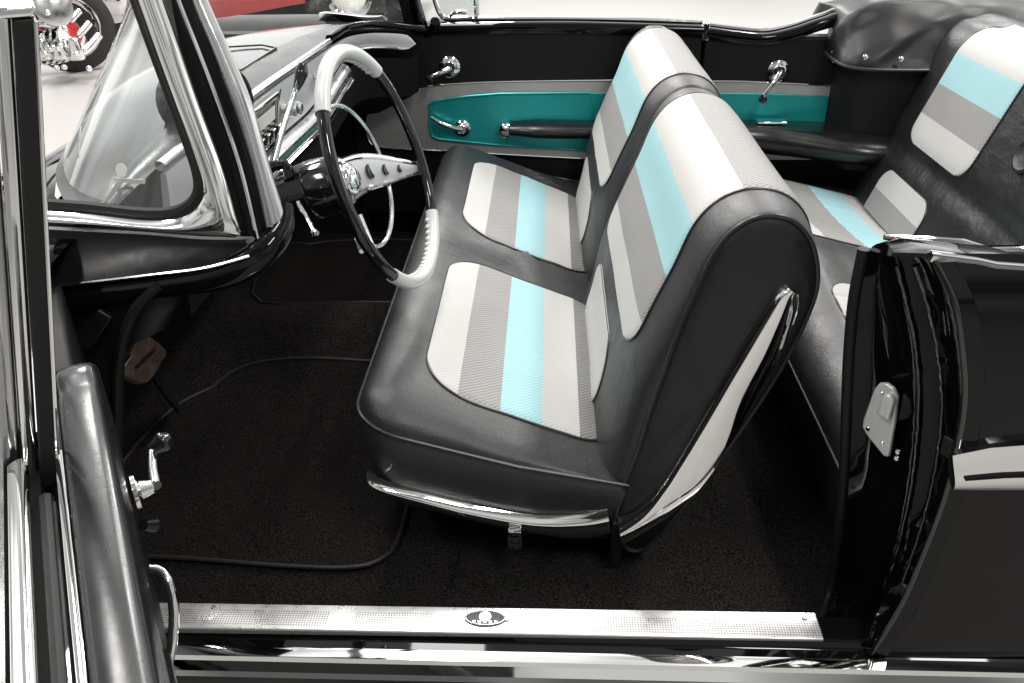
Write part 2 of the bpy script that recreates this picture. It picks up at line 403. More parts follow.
for zz, ins in ((-.155, .012), (-.10, .004), (-.055, -.004), (-.02, -.005), (-.004, -.002)):      # front and side facing below the seam
    row = []
    for k in range(NP):
        p = rr_point(k, NP, ins); q = rr_point(k, NP, 0)
        wv = .006*noise.noise(V((p.x*14, p.y*14, zz*20)))
        row.append(V((min(p.x, .2), p.y, cush_seam(q.x)+zz*(1-.15*S01((q.x+.2)/.4))+wv)))
    rows.append(row)
for ins in [0, .002, .006, .012, .02, .03, .042, .056, .072, .09, .11, .135, .17, .21, .23]:
    rows.append([V((p.x, p.y, cush_z(p.x, p.y))) for p in (rr_point(k, NP, ins) for k in range(NP))])
vs, fs = grid(rows, cv=True)
fs.append(tuple(range(len(vs)-NP, len(vs))))
cush = obj('front_seat_cushion', (vs, fs), LEATHER, CAR, sharp=60)
sm = [rr_point(k, NP, -.0035) for k in range(NP)]
obj('seam_piping', tube([V((p.x, p.y, cush_seam(rr_point(k, NP, 0).x)+.001)) for k, p in enumerate(sm)], .0033, 8, True), PIPING, cush)
def cloth_panel(fn, u0, u1, v0, v1, rad, nu=60, nv=60, lift=.0035, corners=(1, 1, 1, 1)):
    """rounded-corner cloth laid on the surface fn(u, v): returns geometry, uv data and outline"""
    rows, uv, wv = [], [], []
    left, right = [], []
    for j in range(nv+1):
        # finer rows near the ends
        t = .5-.5*math.cos(math.pi*j/nv); v = v0+(v1-v0)*t
        a = b = 0
        d0, d1 = v-v0, v1-v
        def cut(d, on): return rad-math.sqrt(max(rad*rad-(rad-d)**2, 0)) if on and d < rad else 0
        ul = u0+max(cut(d0, corners[0]), cut(d1, corners[3])); ur = u1-max(cut(d0, corners[1]), cut(d1, corners[2]))
        row = []
        for i in range(nu+1):
            s = i/nu; u = ul+(ur-ul)*s
            e_ = min(s, 1-s)*nu; ee = min(j, nv-j)
            row.append(fn(u, v, lift*(1 if min(e_, ee) > .5 else .12))); uv.append(((u-u0)/(u1-u0), t)); wv.append((u, v))
        rows.append(row); left.append(row[0]); right.append(row[-1])
    outline = rows[0]+right[1:]+list(reversed(rows[-1]))[1:]+list(reversed(left))[1:-1]
    o2 = []
    for p in outline:
        if not o2 or (p-o2[-1]).length > 1e-4: o2.append(p)
    return grid(rows), {'UVMap': uv, 'weave': wv}, o2
def cush_fn(u, v, l): return V((v, u, cush_z(v, u)+l))
for y0, y1, nm in ((.252, .785, 'near'), (.95, 1.48, 'far')):
    g, uvs, ol = cloth_panel(cush_fn, y0, y1, -.212, .128, .085)
    ins = obj('seat_insert', g, FAB_C, cush, uvs=uvs)
    obj('insert_piping', tube(even(ol+[ol[0]], 200)[:-1], .0028, 8, True), PIPING, cush)

# chrome shoe along the cushion side, base and adjuster
A = [(-0.3000, 0.1630, 0.4950), (-0.2770, 0.1630, 0.4720), (-0.1970, 0.1630, 0.4480), (-0.1320, 0.1630, 0.4290), (-0.0230, 0.1630, 0.4070), (0.0570, 0.1630, 0.4100), (0.1020, 0.1630, 0.4220)]
B = [(-0.2960, 0.1630, 0.4830), (-0.2860, 0.1630, 0.4590), (-0.1870, 0.1630, 0.4150), (-0.0790, 0.1630, 0.3780), (0.0150, 0.1630, 0.3570), (0.0750, 0.1630, 0.3560), (0.1140, 0.1630, 0.3640)]
obj('chrome_shoe', blade(A, B, .011, .012, (-.05, -1, .12), res=60), CHROME, cush)
rows = []
for zz, ins in ((-.25, .10), (-.2, .06), (-.14, .03), (-.11, .025)):
    rows.append([V((min(p.x, .10), p.y, max(cush_seam(q.x)+zz, .27))) for p, q in ((rr_point(k, NP, ins), rr_point(k, NP, 0)) for k in range(NP))])
obj('seat_base', grid(rows, cv=True), RUBBER, cush)
a0 = V((-0.0540, 0.1500, 0.3840))
obj('adjuster_lever', join(box((a0.x-.011, a0.y-.012, a0.z-.006), (a0.x+.011, a0.y+.06, a0.z+.006)),
    prism([(a0.x-.011+c.x*0, a0.y-.0121, a0.z) for c in ()] or [(a0.x+x, a0.y-.012, a0.z+z) for x, z in rrect(-.0125, -.034, .0125, -.002, .008)], (0, .004, 0))), CHROME, cush, bevel=.001)

# ------------------------------------------------------------------ front seat backs
PROF = [(.118, .400), (.128, .470), (.146, .545), (.160, .62), (.178, .70), (.194, .77), (.212, .83), (.234, .895), (.262, .933), (.298, .949), (.338, .940), (.368, .905), (.384, .845),
        (.376, .783), (.352, .70), (.312, .60), (.266, .50), (.215, .40), (.172, .335), (.138, .335)]
NPR = 200
prof = cat([(x, 0, z) for x, z in PROF], NPR, True)
cen = V((.26, 0, .68))
nrm = []
for k in range(NPR):
    t = prof[(k+1) % NPR]-prof[k-1]; n = V((t.z, 0, -t.x)).normalized()
    if n.dot(prof[k]-cen) < 0: n = -n
    nrm.append(n)
def amp(k):
    n = nrm[k]; z = prof[k].z
    a = .046*(1-.62*S01((z-.62)/.24))*max(0, -n.x)+.005*max(0, n.z)+.012*max(0, n.x)
    return a*S01((z-.36)/.10)
AMP = [amp(k) for k in range(NPR)]
AMP = [sum(AMP[(k+d) % NPR] for d in range(-5, 6))/11 for k in range(NPR)]
def back_surface(y0, y1, dx=0):
    def infl(y):
        d = min(y-y0, y1-y); w = .125; t = min(max(d/w, 0), 1); return (1-(1-t)**2.2)**(1/2.0)
    def f(y, k, l=0):
        k0 = int(math.floor(k)); t = k-k0
        p = prof[k0 % NPR].lerp(prof[(k0+1) % NPR], t); n = nrm[k0 % NPR].lerp(nrm[(k0+1) % NPR], t).normalized()
        a = AMP[k0 % NPR]*(1-t)+AMP[(k0+1) % NPR]*t
        q = p+n*(a*infl(y)+l); wr = .002*noise.noise(V((q.x*9+y*4, y*7, q.z*9)))
        return V((q.x+dx, y, q.z))+n*wr
    return f
def kz(z, front=True):
    """profile index of height z on the front face"""
    b = min(range(NPR), key=lambda k: abs(prof[k].z-z)+(0 if (prof[k].x < cen.x-.0) == front and nrm[k].x < .2 else 9)); return b
ktop = max(range(NPR), key=lambda k: prof[k].z)
krear = min(range(NPR), key=lambda k: abs(prof[k].z-.80)+(9 if nrm[k].x < .3 else 0))
def seat_back(y0, y1, label, near):
    f = back_surface(y0, y1)
    ys = [0, .0015, .005, .010, .018, .028, .04, .055, .072, .092, .115, .14]
    Y = [y0+d for d in ys]+[y0+.14+(y1-y0-.28)*i/10 for i in range(1, 10)]+[y1-d for d in reversed(ys)]
    sb = obj('front_seat_back', grid([[f(y, k) for k in range(NPR)] for y in Y], cv=True, capu=True), LEATHER, CAR, sharp=70, label=label)
    # the plain gusset that closes the side, a little inside the piping
    for ye, s in ((y0, -1), (y1, 1)):
        c = V((.255, 0, .66)); rows = []
        for sc, off in ((.985, .0006), (.965, .004), (.9, .007), (.7, .010), (.4, .011), (.1, .011)):
            rows.append([V((c.x+(p.x-c.x)*sc, ye+s*(off+.003*noise.noise(V((p.x*11, p.z*11, sc*3)))*(1-sc)*3), c.z+(p.z-c.z)*sc)) for p in prof])
        vs, fs = grid(rows, cv=True); fs.append(tuple(range(len(vs)-NPR, len(vs))))
        if s < 0 or not near: obj('side_gusset', (vs, fs), LEATHER2, sb, sharp=70)
        pp = [V((p.x, ye+s*.0012, p.z)) for p in prof]
        obj('seam_piping', tube(pp, .0036, 8, True), PIPING, sb)
    g, uvs, ol = cloth_panel(lambda u, v, l: f(u, v, l), y0+.105, y1-.095, kz(.672), krear+.0, 0, nu=50, nv=110)
    # rounded lower corners: radius works in profile index units
    def mk(k0, k1, rad_m, u0, u1, both):
        kl = (prof[kz(.7)]-prof[kz(.7)+1]).length
        def fn(u, v, l): return f(u, v/kl, l)
        return cloth_panel(fn, u0, u1, k0*kl, k1*kl, rad_m, nu=50, nv=120, corners=(1, 1, both, both))
    g, uvs, ol = mk(kz(.672), krear, .055, y0+.082, y1-.085, 0)
    obj('seat_insert', g, FAB_B, sb, uvs=uvs)
    obj('insert_piping', tube(even(ol+[ol[0]], 260)[:-1], .0026, 8, True), PIPING, sb)
    g, uvs, ol = mk(kz(.47), kz(.615), .05, y0+.20, y1-.14, 1)
    obj('lower_insert', g, FAB_L, sb, uvs=uvs)
    obj('insert_piping', tube(even(ol+[ol[0]], 160)[:-1], .0026, 8, True), PIPING, sb)
    return sb
sbn = seat_back(.165, .893, 'front seat back on the driver side with chrome edge trim', True)
sbf = seat_back(.907, 1.635, 'front seat back on the passenger side', False)
A = [(0.1200, 0.1580, 0.4070), (0.1590, 0.1580, 0.4470), (0.1910, 0.1580, 0.5030), (0.2190, 0.1580, 0.5700), (0.2550, 0.1580, 0.6630), (0.2850, 0.1580, 0.7440), (0.3120, 0.1580, 0.8120), (0.3250, 0.1580, 0.8410), (0.3380, 0.1580, 0.8490)]
B = [(0.1280, 0.1580, 0.3760), (0.1710, 0.1580, 0.4120), (0.2080, 0.1580, 0.4480), (0.2450, 0.1580, 0.4950), (0.2790, 0.1580, 0.5590), (0.3120, 0.1580, 0.6460), (0.3430, 0.1580, 0.7390), (0.3570, 0.1580, 0.8060), (0.3550, 0.1580, 0.8370)]
A = off([V(p) for p in A], 0, -.013); B = [V(p)+V((0, -.011-.020*S01((.66-p[2])/.22), 0)) for p in B]
obj('chrome_trim', blade(A, B, .0085, .022, (-.03, -1, .04), res=70, skew=.30), CHROME, sbn, sharp=60)
obj('hinge_pivot', box((.112, .152, .30), (.130, .175, .40)), RUBBER, sbn, bevel=.004)

# ------------------------------------------------------------------ rear bench
RX0, RX1, RY0, RY1 = .50, 1.12, .16, 1.60
def rc_z(x, y):
    d = min(x-RX0, y-RY0+.03, RY1-y+.03); w = .15; t = min(max(d/w, 0), 1); k = (1-(1-t)**2.2)**.5
    arch = .035*math.exp(-((y-.9)/.25)**2)
    return .468+k*(.085+arch-.26*max(0, x-.60))+.002*noise.noise(V((x*12, y*9, 1)))*k
rows = []
ys = [RY0+(RY1-RY0)*i/90 for i in range(91)]
for zz, dx in ((.27, .035), (.34, .018), (.43, .004), (.462, .0)): rows.append([V((RX0+dx, y, zz)) for y in ys])
for i in range(50):
    t = (i/49)**1.8; x = RX0+(RX1-RX0)*t; rows.append([V((x, y, rc_z(x, y))) for y in ys])
rc = obj('rear_seat_cushion', grid(rows), LEATHER, CAR, sharp=60)
obj('seam_piping', tube([V((RX0-.001, y, .466)) for y in ys], .0026, 8), SEAMLIGHT, rc)
def rc_fn(u, v, l): return V((v, u, rc_z(v, u)+l+.0025*max(0, math.sin(u*95))**6*-1))
for y0, y1 in ((.30, .74), (.99, 1.53)):
    g, uvs, ol = cloth_panel(rc_fn, y0, y1, .605, .97, .05, nu=120)
    obj('seat_insert', g, FAB_RC, rc, uvs=uvs)
    obj('insert_piping', tube(even(ol+[ol[0]], 160)[:-1], .0026, 8, True), PIPING, rc)
def rb_pt(y, s, l=0):
    """rear seat back: s = height along the face"""
    z = .46+s*.94; x = .985+.34*s
    d = min(y-.14, 1.60-y); t = min(max(d/.12, 0), 1); k = (1-(1-t)**2.2)**.5
    top = min(max((.545-s)/.10, 0), 1); kt = (1-(1-top)**2.2)**.5
    roll = .035*math.exp(-((s-.19)/.03)**2)*-1
    b = .075*k*kt+roll*.3-.018*math.exp(-((y-.9)/.10)**2)
    n = V((-.94, 0, .34))
    if s > .545:
        a = (s-.545)/.05*math.pi/2
        base = V((.985+.34*.545, 0, .46+.94*.545)); return V((base.x+.10*min((s-.545)/.06, 1), y, base.z+.012*math.sin(min((s-.545)/.06, 1)*math.pi))) + V((0, 0, l))
    p = V((x, y, z))+n*(b+l); return p
ss = [i/60*.605 for i in range(61)]; ys = [.14+(1.46)*i/70 for i in range(71)]
rb = obj('rear_seat_back', grid([[rb_pt(y, s) for y in ys] for s in ss]), LEATHER2, CAR, sharp=80)
for y0, y1 in ((1.045, 1.405), (.27, .745)):
    g, uvs, ol = cloth_panel(lambda u, v, l: rb_pt(u, v, l), y0, y1, .215, .56, .05, corners=(1, 1, 0, 0), nu=40, nv=80)
    obj('seat_insert', g, FAB_RB, rb, uvs=uvs); obj('insert_piping', tube(even(ol+[ol[0]], 200)[:-1], .0026, 8, True), PIPING, rb)
    g, uvs, ol = cloth_panel(lambda u, v, l: rb_pt(u, v, l), y0+.05, y1+.01, .0, .128, .05, corners=(0, 0, 1, 1), nu=40, nv=60)
    obj('lower_insert', g, FAB_RL, rb, uvs=uvs); obj('insert_piping', tube(even(ol+[ol[0]], 200)[:-1], .0026, 8, True), PIPING, rb)
p = rb_pt(.90, .34)
obj('centre_medallion', lathe(p, (-.94, 0, .34), [(0, .001), (0, .045), (.006, .045), (.009, .038), (.005, .030), (.007, .001)], 32), LEATHER2, rb)

# ------------------------------------------------------------------ lock pillar and rear quarter on the near side
LV = [250, 300, 350, 400, 450, 500, 550, 600, 640]
inn = [(0.4270, 0.1200, 0.9170), (0.4280, 0.1200, 0.8420), (0.4360, 0.1200, 0.7620), (0.4480, 0.1200, 0.6760), (0.4620, 0.1200, 0.5840), (0.4750, 0.1200, 0.4850), (0.4850, 0.1200, 0.3780), (0.4810, 0.1000, 0.2840), (0.4400, 0.0200, 0.3060)]
rd1 = [(0.4260, 0.0450, 0.9500), (0.4560, 0.0450, 0.8810), (0.4850, 0.0450, 0.8070), (0.5060, 0.0450, 0.7270), (0.5210, 0.0450, 0.6420), (0.5310, 0.0450, 0.5510), (0.5360, 0.0450, 0.4520), (0.5230, 0.0300, 0.3600), (0.4780, -0.0100, 0.3280)]
rd2 = [(0.4290, 0.0000, 0.9700), (0.4630, 0.0000, 0.9040), (0.4930, 0.0000, 0.8330), (0.5170, 0.0000, 0.7580), (0.5310, 0.0000, 0.6770), (0.5380, 0.0000, 0.5890), (0.5380, 0.0000, 0.4950), (0.5250, -0.0100, 0.4030), (0.4800, -0.0350, 0.3390)]
out = [(0.4370, -0.0300, 0.9810), (0.4660, -0.0550, 0.9320), (0.4860, -0.0650, 0.8720), (0.5030, -0.0700, 0.8050), (0.5120, -0.0700, 0.7300), (0.5150, -0.0700, 0.6490), (0.5110, -0.0700, 0.5620), (0.5020, -0.0700, 0.4570), (0.4800, -0.0700, 0.3530)]
NQ = 60
inn, rd1, rd2, out = [cat(p, NQ) for p in (inn, rd1, rd2, out)]
def mid(A, B, t): return [a.lerp(b, t) for a, b in zip(A, B)]
cols = [off(inn, .30, .02), off(inn, .02, .012), off(inn, .004, .004), inn, off(mid(inn, rd1, .12), .012), off(mid(inn, rd1, .2), .014), off(mid(inn, rd1, .84), .012), off(mid(inn, rd1, .94), .003), rd1, off(mid(rd1, rd2, .15), .006),
        off(mid(rd1, rd2, .3), .022), off(mid(rd1, rd2, .65), .022), off(mid(rd1, rd2, .85), .004), rd2, off(mid(rd2, out, .2), .010), off(mid(rd2, out, .55), .012), off(mid(rd2, out, .85), .001), out, off(out, .02, -.004)]
jamb = obj('lock_pillar', grid([[c_[i] + V((.0045*noise.noise(V((c_[i].y*45, c_[i].z*22, 2)))*(1 if 8 <= q_ <= 14 else .35), 0, 0)) for q_, c_ in enumerate(cols)] for i in range(NQ)]), PAINT, CAR, sharp=75)
obj('weatherstrip', tube(off(inn, -.004, .004), .0085, 10), RUBBER, jamb)
SEAL = mat('gloss_seal', (.004, .004, .004), .10, spec=1.0)
for L_, r0_, sd in ((off(mid(rd1, rd2, .08), -.001)[2:50], .0036, 3.3), (off(mid(rd1, rd2, .92), 0)[2:50], .0034, 8.1), (off(mid(rd2, out, .5), .010)[1:46], .0042, 5.7), (off(mid(inn, rd1, .9), .006)[1:52], .0026, 1.1)):
    obj('seal_bead', tube([p+V((.0016*noise.noise(V((i*.33, sd, 0))), .0016*noise.noise(V((i*.41, sd, 4))), 0)) for i, p in enumerate(cat(L_, 120))], [r0_*(1+.35*noise.noise(V((i*.7, sd, 9)))) for i in range(40)], 10), SEAL, jamb)
obj('flange_bead', tube(off(out, -.001, .001), .0038, 10), SEAL, jamb)
# striker plate, tilted with the pillar face
o_ = V((0.4840, 0.0820, 0.6820)); px_ = V((.60, -.80, 0)); pz_ = V((-.06, .02, 1)).normalized(); pn_ = V((-.80, -.60, 0))
def SP(a, b, d=0): a, b = a*1.25, b*1.12; return o_+px_*a+pz_*b+pn_*d
pl = [(-.014, -.040), (-.020, -.032), (-.020, -.02), (-.0125, .030), (-.008, .042), (.0, .047), (.010, .045), (.016, .036), (.018, .0), (.018, -.055), (.012, -.058)]
st = obj('striker_plate', prism([SP(a, b, .004) for a, b in pl], pn_*.008), STRK, jamb, bevel=.003)
obj('striker_shoe', prism([SP(a, b, .012) for a, b in ((.0, .005), (.016, .003), (.018, .034), (.012, .041), (.004, .036))], pn_*.012), STRK, jamb, bevel=.004)
obj('striker_wedge', prism([SP(a, b, -.002) for a, b in ((.019, -.0), (.030, .01), (.034, .022), (.030, .035), (.020, .042))], pn_*.010), RUBBER, jamb, bevel=.003)
for a, b in ((-.002, .030), (-.012, -.030), (.008, -.040), (.028, -.040), (.028, -.05)):
    obj('screw', lathe(SP(a, b, .011), pn_, [(0, .0001), (0, .0042), (.002, .003), (.002, .0001)], 14), CHROME, jamb)
obj('rubber_bumper', prism([SP(a, b, .0) for a, b in [(x+.082, z+.005) for x, z in rrect(-.007, -.014, .007, .014, .004)]], pn_*.016), RUBBER, jamb, bevel=.003)
obj('plug_button', lathe((0.5160, -0.0400, 0.4550), (-.8, -.6, 0), [(0, .0001), (0, .011), (.004, .009), (.006, .0001)], 18), RUBBER, jamb)
# quarter panel: starts on the pillar's outer edge and sweeps to the rear
rows = []
def qy(z): return -.045-.062*math.sin(math.pi*min(max((z-.28)/.82, 0), 1))
for k in range(120):
    t = (k/119)**1.6; row = []
    for i, p in enumerate(out):
        x = p.x+.02+(2.4-p.x)*t; w_ = S01(t*2.5)
        row.append(V((x, (p.y-.004)*(1-w_)+(qy(p.z)+.03*t*t)*w_, p.z-.012*S01(t*3)*(1-i/(NQ-1)))))
    rows.append(row)
q = obj('quarter_panel', grid(rows), PAINT, CAR, sharp=70)
up_ = [(0.4270, 0.1100, 0.9260), (0.4360, 0.1000, 0.9400), (0.4960, 0.1000, 0.9370), (0.5560, 0.1000, 0.9320), (0.6190, 0.1000, 0.9230), (1.2, .11, .95), (2.4, .13, .95)]
lo_ = [(0.4040, -0.0100, 0.9710), (0.4160, -0.0200, 0.9760), (0.4360, -0.0340, 0.9800), (0.4870, -0.0360, 0.9740), (0.5400, -0.0400, 0.9680), (1.2, -.06, .93), (2.4, -.05, .93)]
obj('quarter_top', blade(up_, lo_, .010, .006, (0, -.2, 1), res=70), PAINT, CAR, sharp=60)
obj('belt_moulding', blade(off([V(p) for p in lo_[2:]], 0, .012), off([V(p) for p in lo_[2:]], 0, -.006), .004, .01, (0, -.5, 1), res=40), CHROME, q)
obj('edge_bead', tube([V(p)+V((0, 0, .004)) for p in up_[1:]], .004, 8, res=40), CHROME, q)
A = [(0.5000, -0.0830, 0.7310), (0.5090, -0.0830, 0.7400), (0.5410, -0.0840, 0.7440), (0.5790, -0.0860, 0.7510), (.85, -.100, .752), (1.2, -.113, .765), (2.3, -.087, .78)]
B = [(0.5130, -0.0830, 0.6770), (0.5240, -0.0830, 0.6770), (0.5580, -0.0840, 0.6780), (0.5980, -0.0860, 0.6810), (.85, -.100, .684), (1.2, -.113, .69), (2.3, -.087, .69)]
obj('side_moulding', blade(A, B, .007, .012, (0, -1, .1), res=40, skew=.7), CHROME, q)

obj('moulding_groove', blade([V(a).lerp(V(b), .50)+V((.012, -.009, 0)) for a, b in zip(A, B)], [V(a).lerp(V(b), .60)+V((.012, -.009, 0)) for a, b in zip(A, B)], .0015, .006, (0, -1, 0), res=40), LINER, q)

# ------------------------------------------------------------------ passenger door
PD = 1.68
def panel(pts, d, y=PD): return prism([(x, y, z) for x, z in pts], (0, d, 0))
pdoor = obj('passenger_door', box((-.62, PD+.004, .36), (.452, PD+.075, .942)), PANEL, CAR, bevel=.006)
band_o = cat([(-.575, 0, .665), (-.55, 0, .715), (-.474, 0, .757), (-.272, 0, .783), (.155, 0, .789), (.452, 0, .784), (.452, 0, .67), (.452, 0, .540), (.13, 0, .546), (-.345, 0, .574), (-.53, 0, .584), (-.57, 0, .61)], 12*12, True)
band_pts = [(p.x, p.z) for p in band_o]
obj('silver_band', panel([(x, z) for x, z in band_pts], -.006), BAND, pdoor)
obj('band_bead', tube([(x, PD-.006, z) for x, z in band_pts if x < .449], .0028, 8), CHROME, pdoor)
tq = [(-.372, .655), (-.368, .72), (-.352, .731), (-.25, .745), (-.15, .752), (.125, .753), (.449, .750), (.449, .57), (.147, .572), (-.15, .592), (-.345, .613), (-.366, .622)]
obj('turquoise_inset', panel(tq, -.005, PD-.006), TURQ, pdoor, bevel=.004)
obj('inset_rim', tube([(x, PD-.011, z) for x, z in tq if x < .44][0:6]+[(x, PD-.011, z) for x, z in tq if x < .44][6:], .004, 8, True), TURQ, pdoor)
rows = []
for i in range(30):
    t = i/29; x = -.12+.55*t; sc = .75+.25*S01(t*6); zc = .648-.01*t
    rows.append([V((x, PD-.012-(.062*sc)*max(0, b), zc+.028*sc*a)) for a, b in [(math.sin(R(q_))*(1 if abs(math.sin(R(q_))) < .9 else .98), math.cos(R(q_))) for q_ in range(-90, 91, 12)]])
obj('armrest', grid(rows, capu=True), VINYL, pdoor)
obj('armrest_cap', tube([(-.142, PD-.012, .648), (-.138, PD-.035, .648), (-.118, PD-.042, .648)], [.014, .022, .021], 16, res=12, sec=[(math.cos(R(a))*1.15, math.sin(R(a))*.9) for a in range(0, 360, 20)], up=(0, 0, 1)), CHROME, pdoor)
def crank(parent, hx, hz, kx, kz_, y, nm='window_crank', knob=True):
    h = lathe((hx, y, hz), (0, -1, 0), [(0, .0001), (0, .031), (.006, .032), (.010, .026), (.012, .018), (.030, .013), (.036, .010), (.037, .0001)], 28)
    arm = tube([(hx, y-.030, hz), (hx*.6+kx*.4, y-.042, hz*.6+kz_*.4), (kx, y-.045, kz_)], [.010, .007, .006], 10, res=12)
    o = obj(nm, join(h, arm), CHROME, parent)
    if knob:
        obj('crank_knob' if parent is CAR else 'knob', lathe((kx, y-.045, kz_), (0, -1, 0), [(-.004, .001), (-.004, .007), (.006, .010), (.022, .013), (.032, .011), (.035, .0001)], 16), BLACKPL, parent)
    return o
crank(pdoor, -.300, .832, -.355, .813, PD)
h = lathe((-.270, PD-.01, .648), (0, -1, 0), [(0, .0001), (0, .026), (.006, .026), (.010, .018), (.018, .012), (.019, .0001)], 24)
obj('door_handle', join(h, tube([(-.270, PD-.026, .648), (-.30, PD-.034, .656), (-.335, PD-.040, .672), (-.362, PD-.036, .688)], [.009, .007, .008, .005], 10, res=16)), CHROME, pdoor)
obj('belt_cap', tube([(-.40, PD+.02, .945), (.0, PD+.02, .945), (.20, PD+.02, .940), (.452, PD+.02, .930)], 1, sec=[(-.02, .022), (.0, .028), (.008, .024), (.012, .01), (.010, -.03), (-.012, -.034), (-.02, -.03)], up=(0, 0, 1), res=30), PAINT, pdoor, sharp=60)
obj('belt_bead', tube([(-.22, PD+.040, .962), (.0, PD+.040, .960), (.20, PD+.040, .956), (.452, PD+.040, .946)], .007, 8, res=30), CHROME, pdoor)
vf = [(-.345, PD+.035, 1.06), (-.335, PD+.035, 1.0), (-.322, PD+.035, .972), (-.30, PD+.035, .963), (-.235, PD+.035, .963), (-.218, PD+.035, .970), (-.216, PD+.035, 1.0), (-.222, PD+.035, 1.20), (-.235, PD+.035, 1.27), (-.36, PD+.03, 1.27)]
obj('vent_frame', tube(vf, .008, 8, True, res=120), CHROME, pdoor)
obj('vent_glass', panel([(x, z) for x, y, z in vf], .004, PD+.033), GLASS, pdoor)
obj('vent_latch', tube([(-.295, PD+.03, .972), (-.275, PD+.015, .985), (-.245, PD+.015, .983)], .006, 8, res=10), CHROME, pdoor)
obj('door_post', box((.43, PD+.028, .22), (.482, PD+.062, .895)), LINER, CAR)
obj('gap_latch', box((.449, PD-.004, .90), (.470, PD+.04, .95)), CHROME, pdoor, bevel=.003)

# rear side panel beyond the door gap
rsp = obj('rear_side_panel', box((.462, PD+.004, .30), (1.35, PD+.07, .905)), PANEL, CAR, bevel=.006)
obj('silver_band', panel([(.462, .784), (.60, .782), (.848, .768), (.848, .54), (.462, .54)], -.006), BAND, rsp)
obj('band_bead', tube([(.462, PD-.007, .784), (.60, PD-.007, .782), (.848, PD-.007, .768)], .0028, 8, res=20), CHROME, rsp)
obj('turquoise_inset', panel([(.465, .750), (.62, .748), (.846, .738), (.846, .60), (.465, .60)], -.005, PD-.006), TURQ, rsp, bevel=.004)
rows = []
for i in range(40):
    t = i/39; x = .47+.80*t; zc = .632-.028*t
    rows.append([V((x, PD-.004-(.105+.11*S01((x-.6)/.35))*max(0, b), zc+.042*a)) for a, b in [(max(-1, min(1, 1.25*math.sin(R(q_)))), math.cos(R(q_))**.6 if abs(q_) < 90 else 0) for q_ in range(-90, 91, 10)]])
obj('armrest', grid(rows, capu=True), VINYL, rsp)
obj('ash_tray', box((.625, PD-.075, .672), (.715, PD-.035, .6785)), CHROME, rsp, bevel=.002)
crank(rsp, .684, .812, .634, .745, PD)
bp = [(.462, PD+.02, .925), (.56, PD+.02, .912), (.64, PD+.02, .906), (.72, PD+.02, .922), (.80, PD+.02, .948), (.9, PD+.03, .965), (1.3, PD+.03, .96)]
obj('belt_cap', tube(bp, 1, sec=[(-.02, .022), (.0, .028), (.008, .024), (.012, .01), (.010, -.03), (-.012, -.034), (-.02, -.03)], up=(0, 0, 1), res=60), PAINT, rsp, sharp=60)
obj('belt_bead', tube([V(p)+V((0, .02, .014)) for p in bp], .007, 8, res=60), CHROME, rsp)
# curved panel of the top well, and the soft cover over the folded top
wp = cat([(.842, 1.70, 0), (.848, 1.61, 0), (.875, 1.555, 0), (.93, 1.535, 0), (1.10, 1.52, 0), (1.35, 1.50, 0)], 40)
obj('well_panel', grid([[V((p.x+.02*(.9-z), p.y, z)) for p in wp] for z in [.55+.32*i/12 for i in range(13)]]), PANEL, CAR, sharp=60)
bb = cat([(.818, 1.715, .865), (.815, 1.62, .858), (.835, 1.545, .850), (.90, 1.515, .846), (1.02, 1.50, .846), (1.10, 1.49, .850), (1.16, 1.45, .87), (1.26, 1.38, .93), (1.42, 1.30, .97)], 70)
tt = cat([(.845, 1.76, .965), (.835, 1.70, .970), (.86, 1.655, .985), (.92, 1.64, 1.005), (1.02, 1.64, 1.008), (1.12, 1.63, 1.004), (1.2, 1.61, 1.0), (1.32, 1.56, .998), (1.5, 1.48, .995)], 70)
rows = []
for i, (a, b) in enumerate(zip(bb, tt)):
    row = []
    for j in range(22):
        t = j/21; p = a.lerp(b, t); n = V((-.35 if i < 18 else -.05, -1, .45)).normalized()
        fold = (.011*(1-2*abs(math.sin(i*.125-t*2.1+.9*math.sin(i*.07)))**.7)+.004*math.sin(i*.5-t*5))*math.sin(math.pi*t)**.7
        p = p+n*(.016*math.sin(math.pi*t)**.7+fold+.010*(.5-abs(noise.noise(V((i*.07+t*1.2, t*1.6-i*.03, 7)))))+.004*noise.noise(V((i*.16, t*3, 0)))); row.append(p)
    row += [b+V((0, .05, .012)), b+V((0, .16, .004)), b+V((0, .22, -.05))]
    rows.append(row)
boot = obj('top_cover', grid(rows), BOOT, CAR, sharp=70)
obj('hem', tube([p+V((-.002, -.003, .003)) for p in bb], .0045, 8), PIPING, boot)
for (x, y, z) in ((0.8240, 1.6300, 0.8740), (0.8280, 1.6300, 0.8520), (0.8710, 1.5050, 0.8850), (0.9620, 1.4850, 0.8830)):
    obj('snap', lathe((x, y, z), (-.1, -1, .2), [(0, .0001), (0, .0085), (.004, .0075), (.006, .004), (.006, .0001)], 14), CHROME, boot)

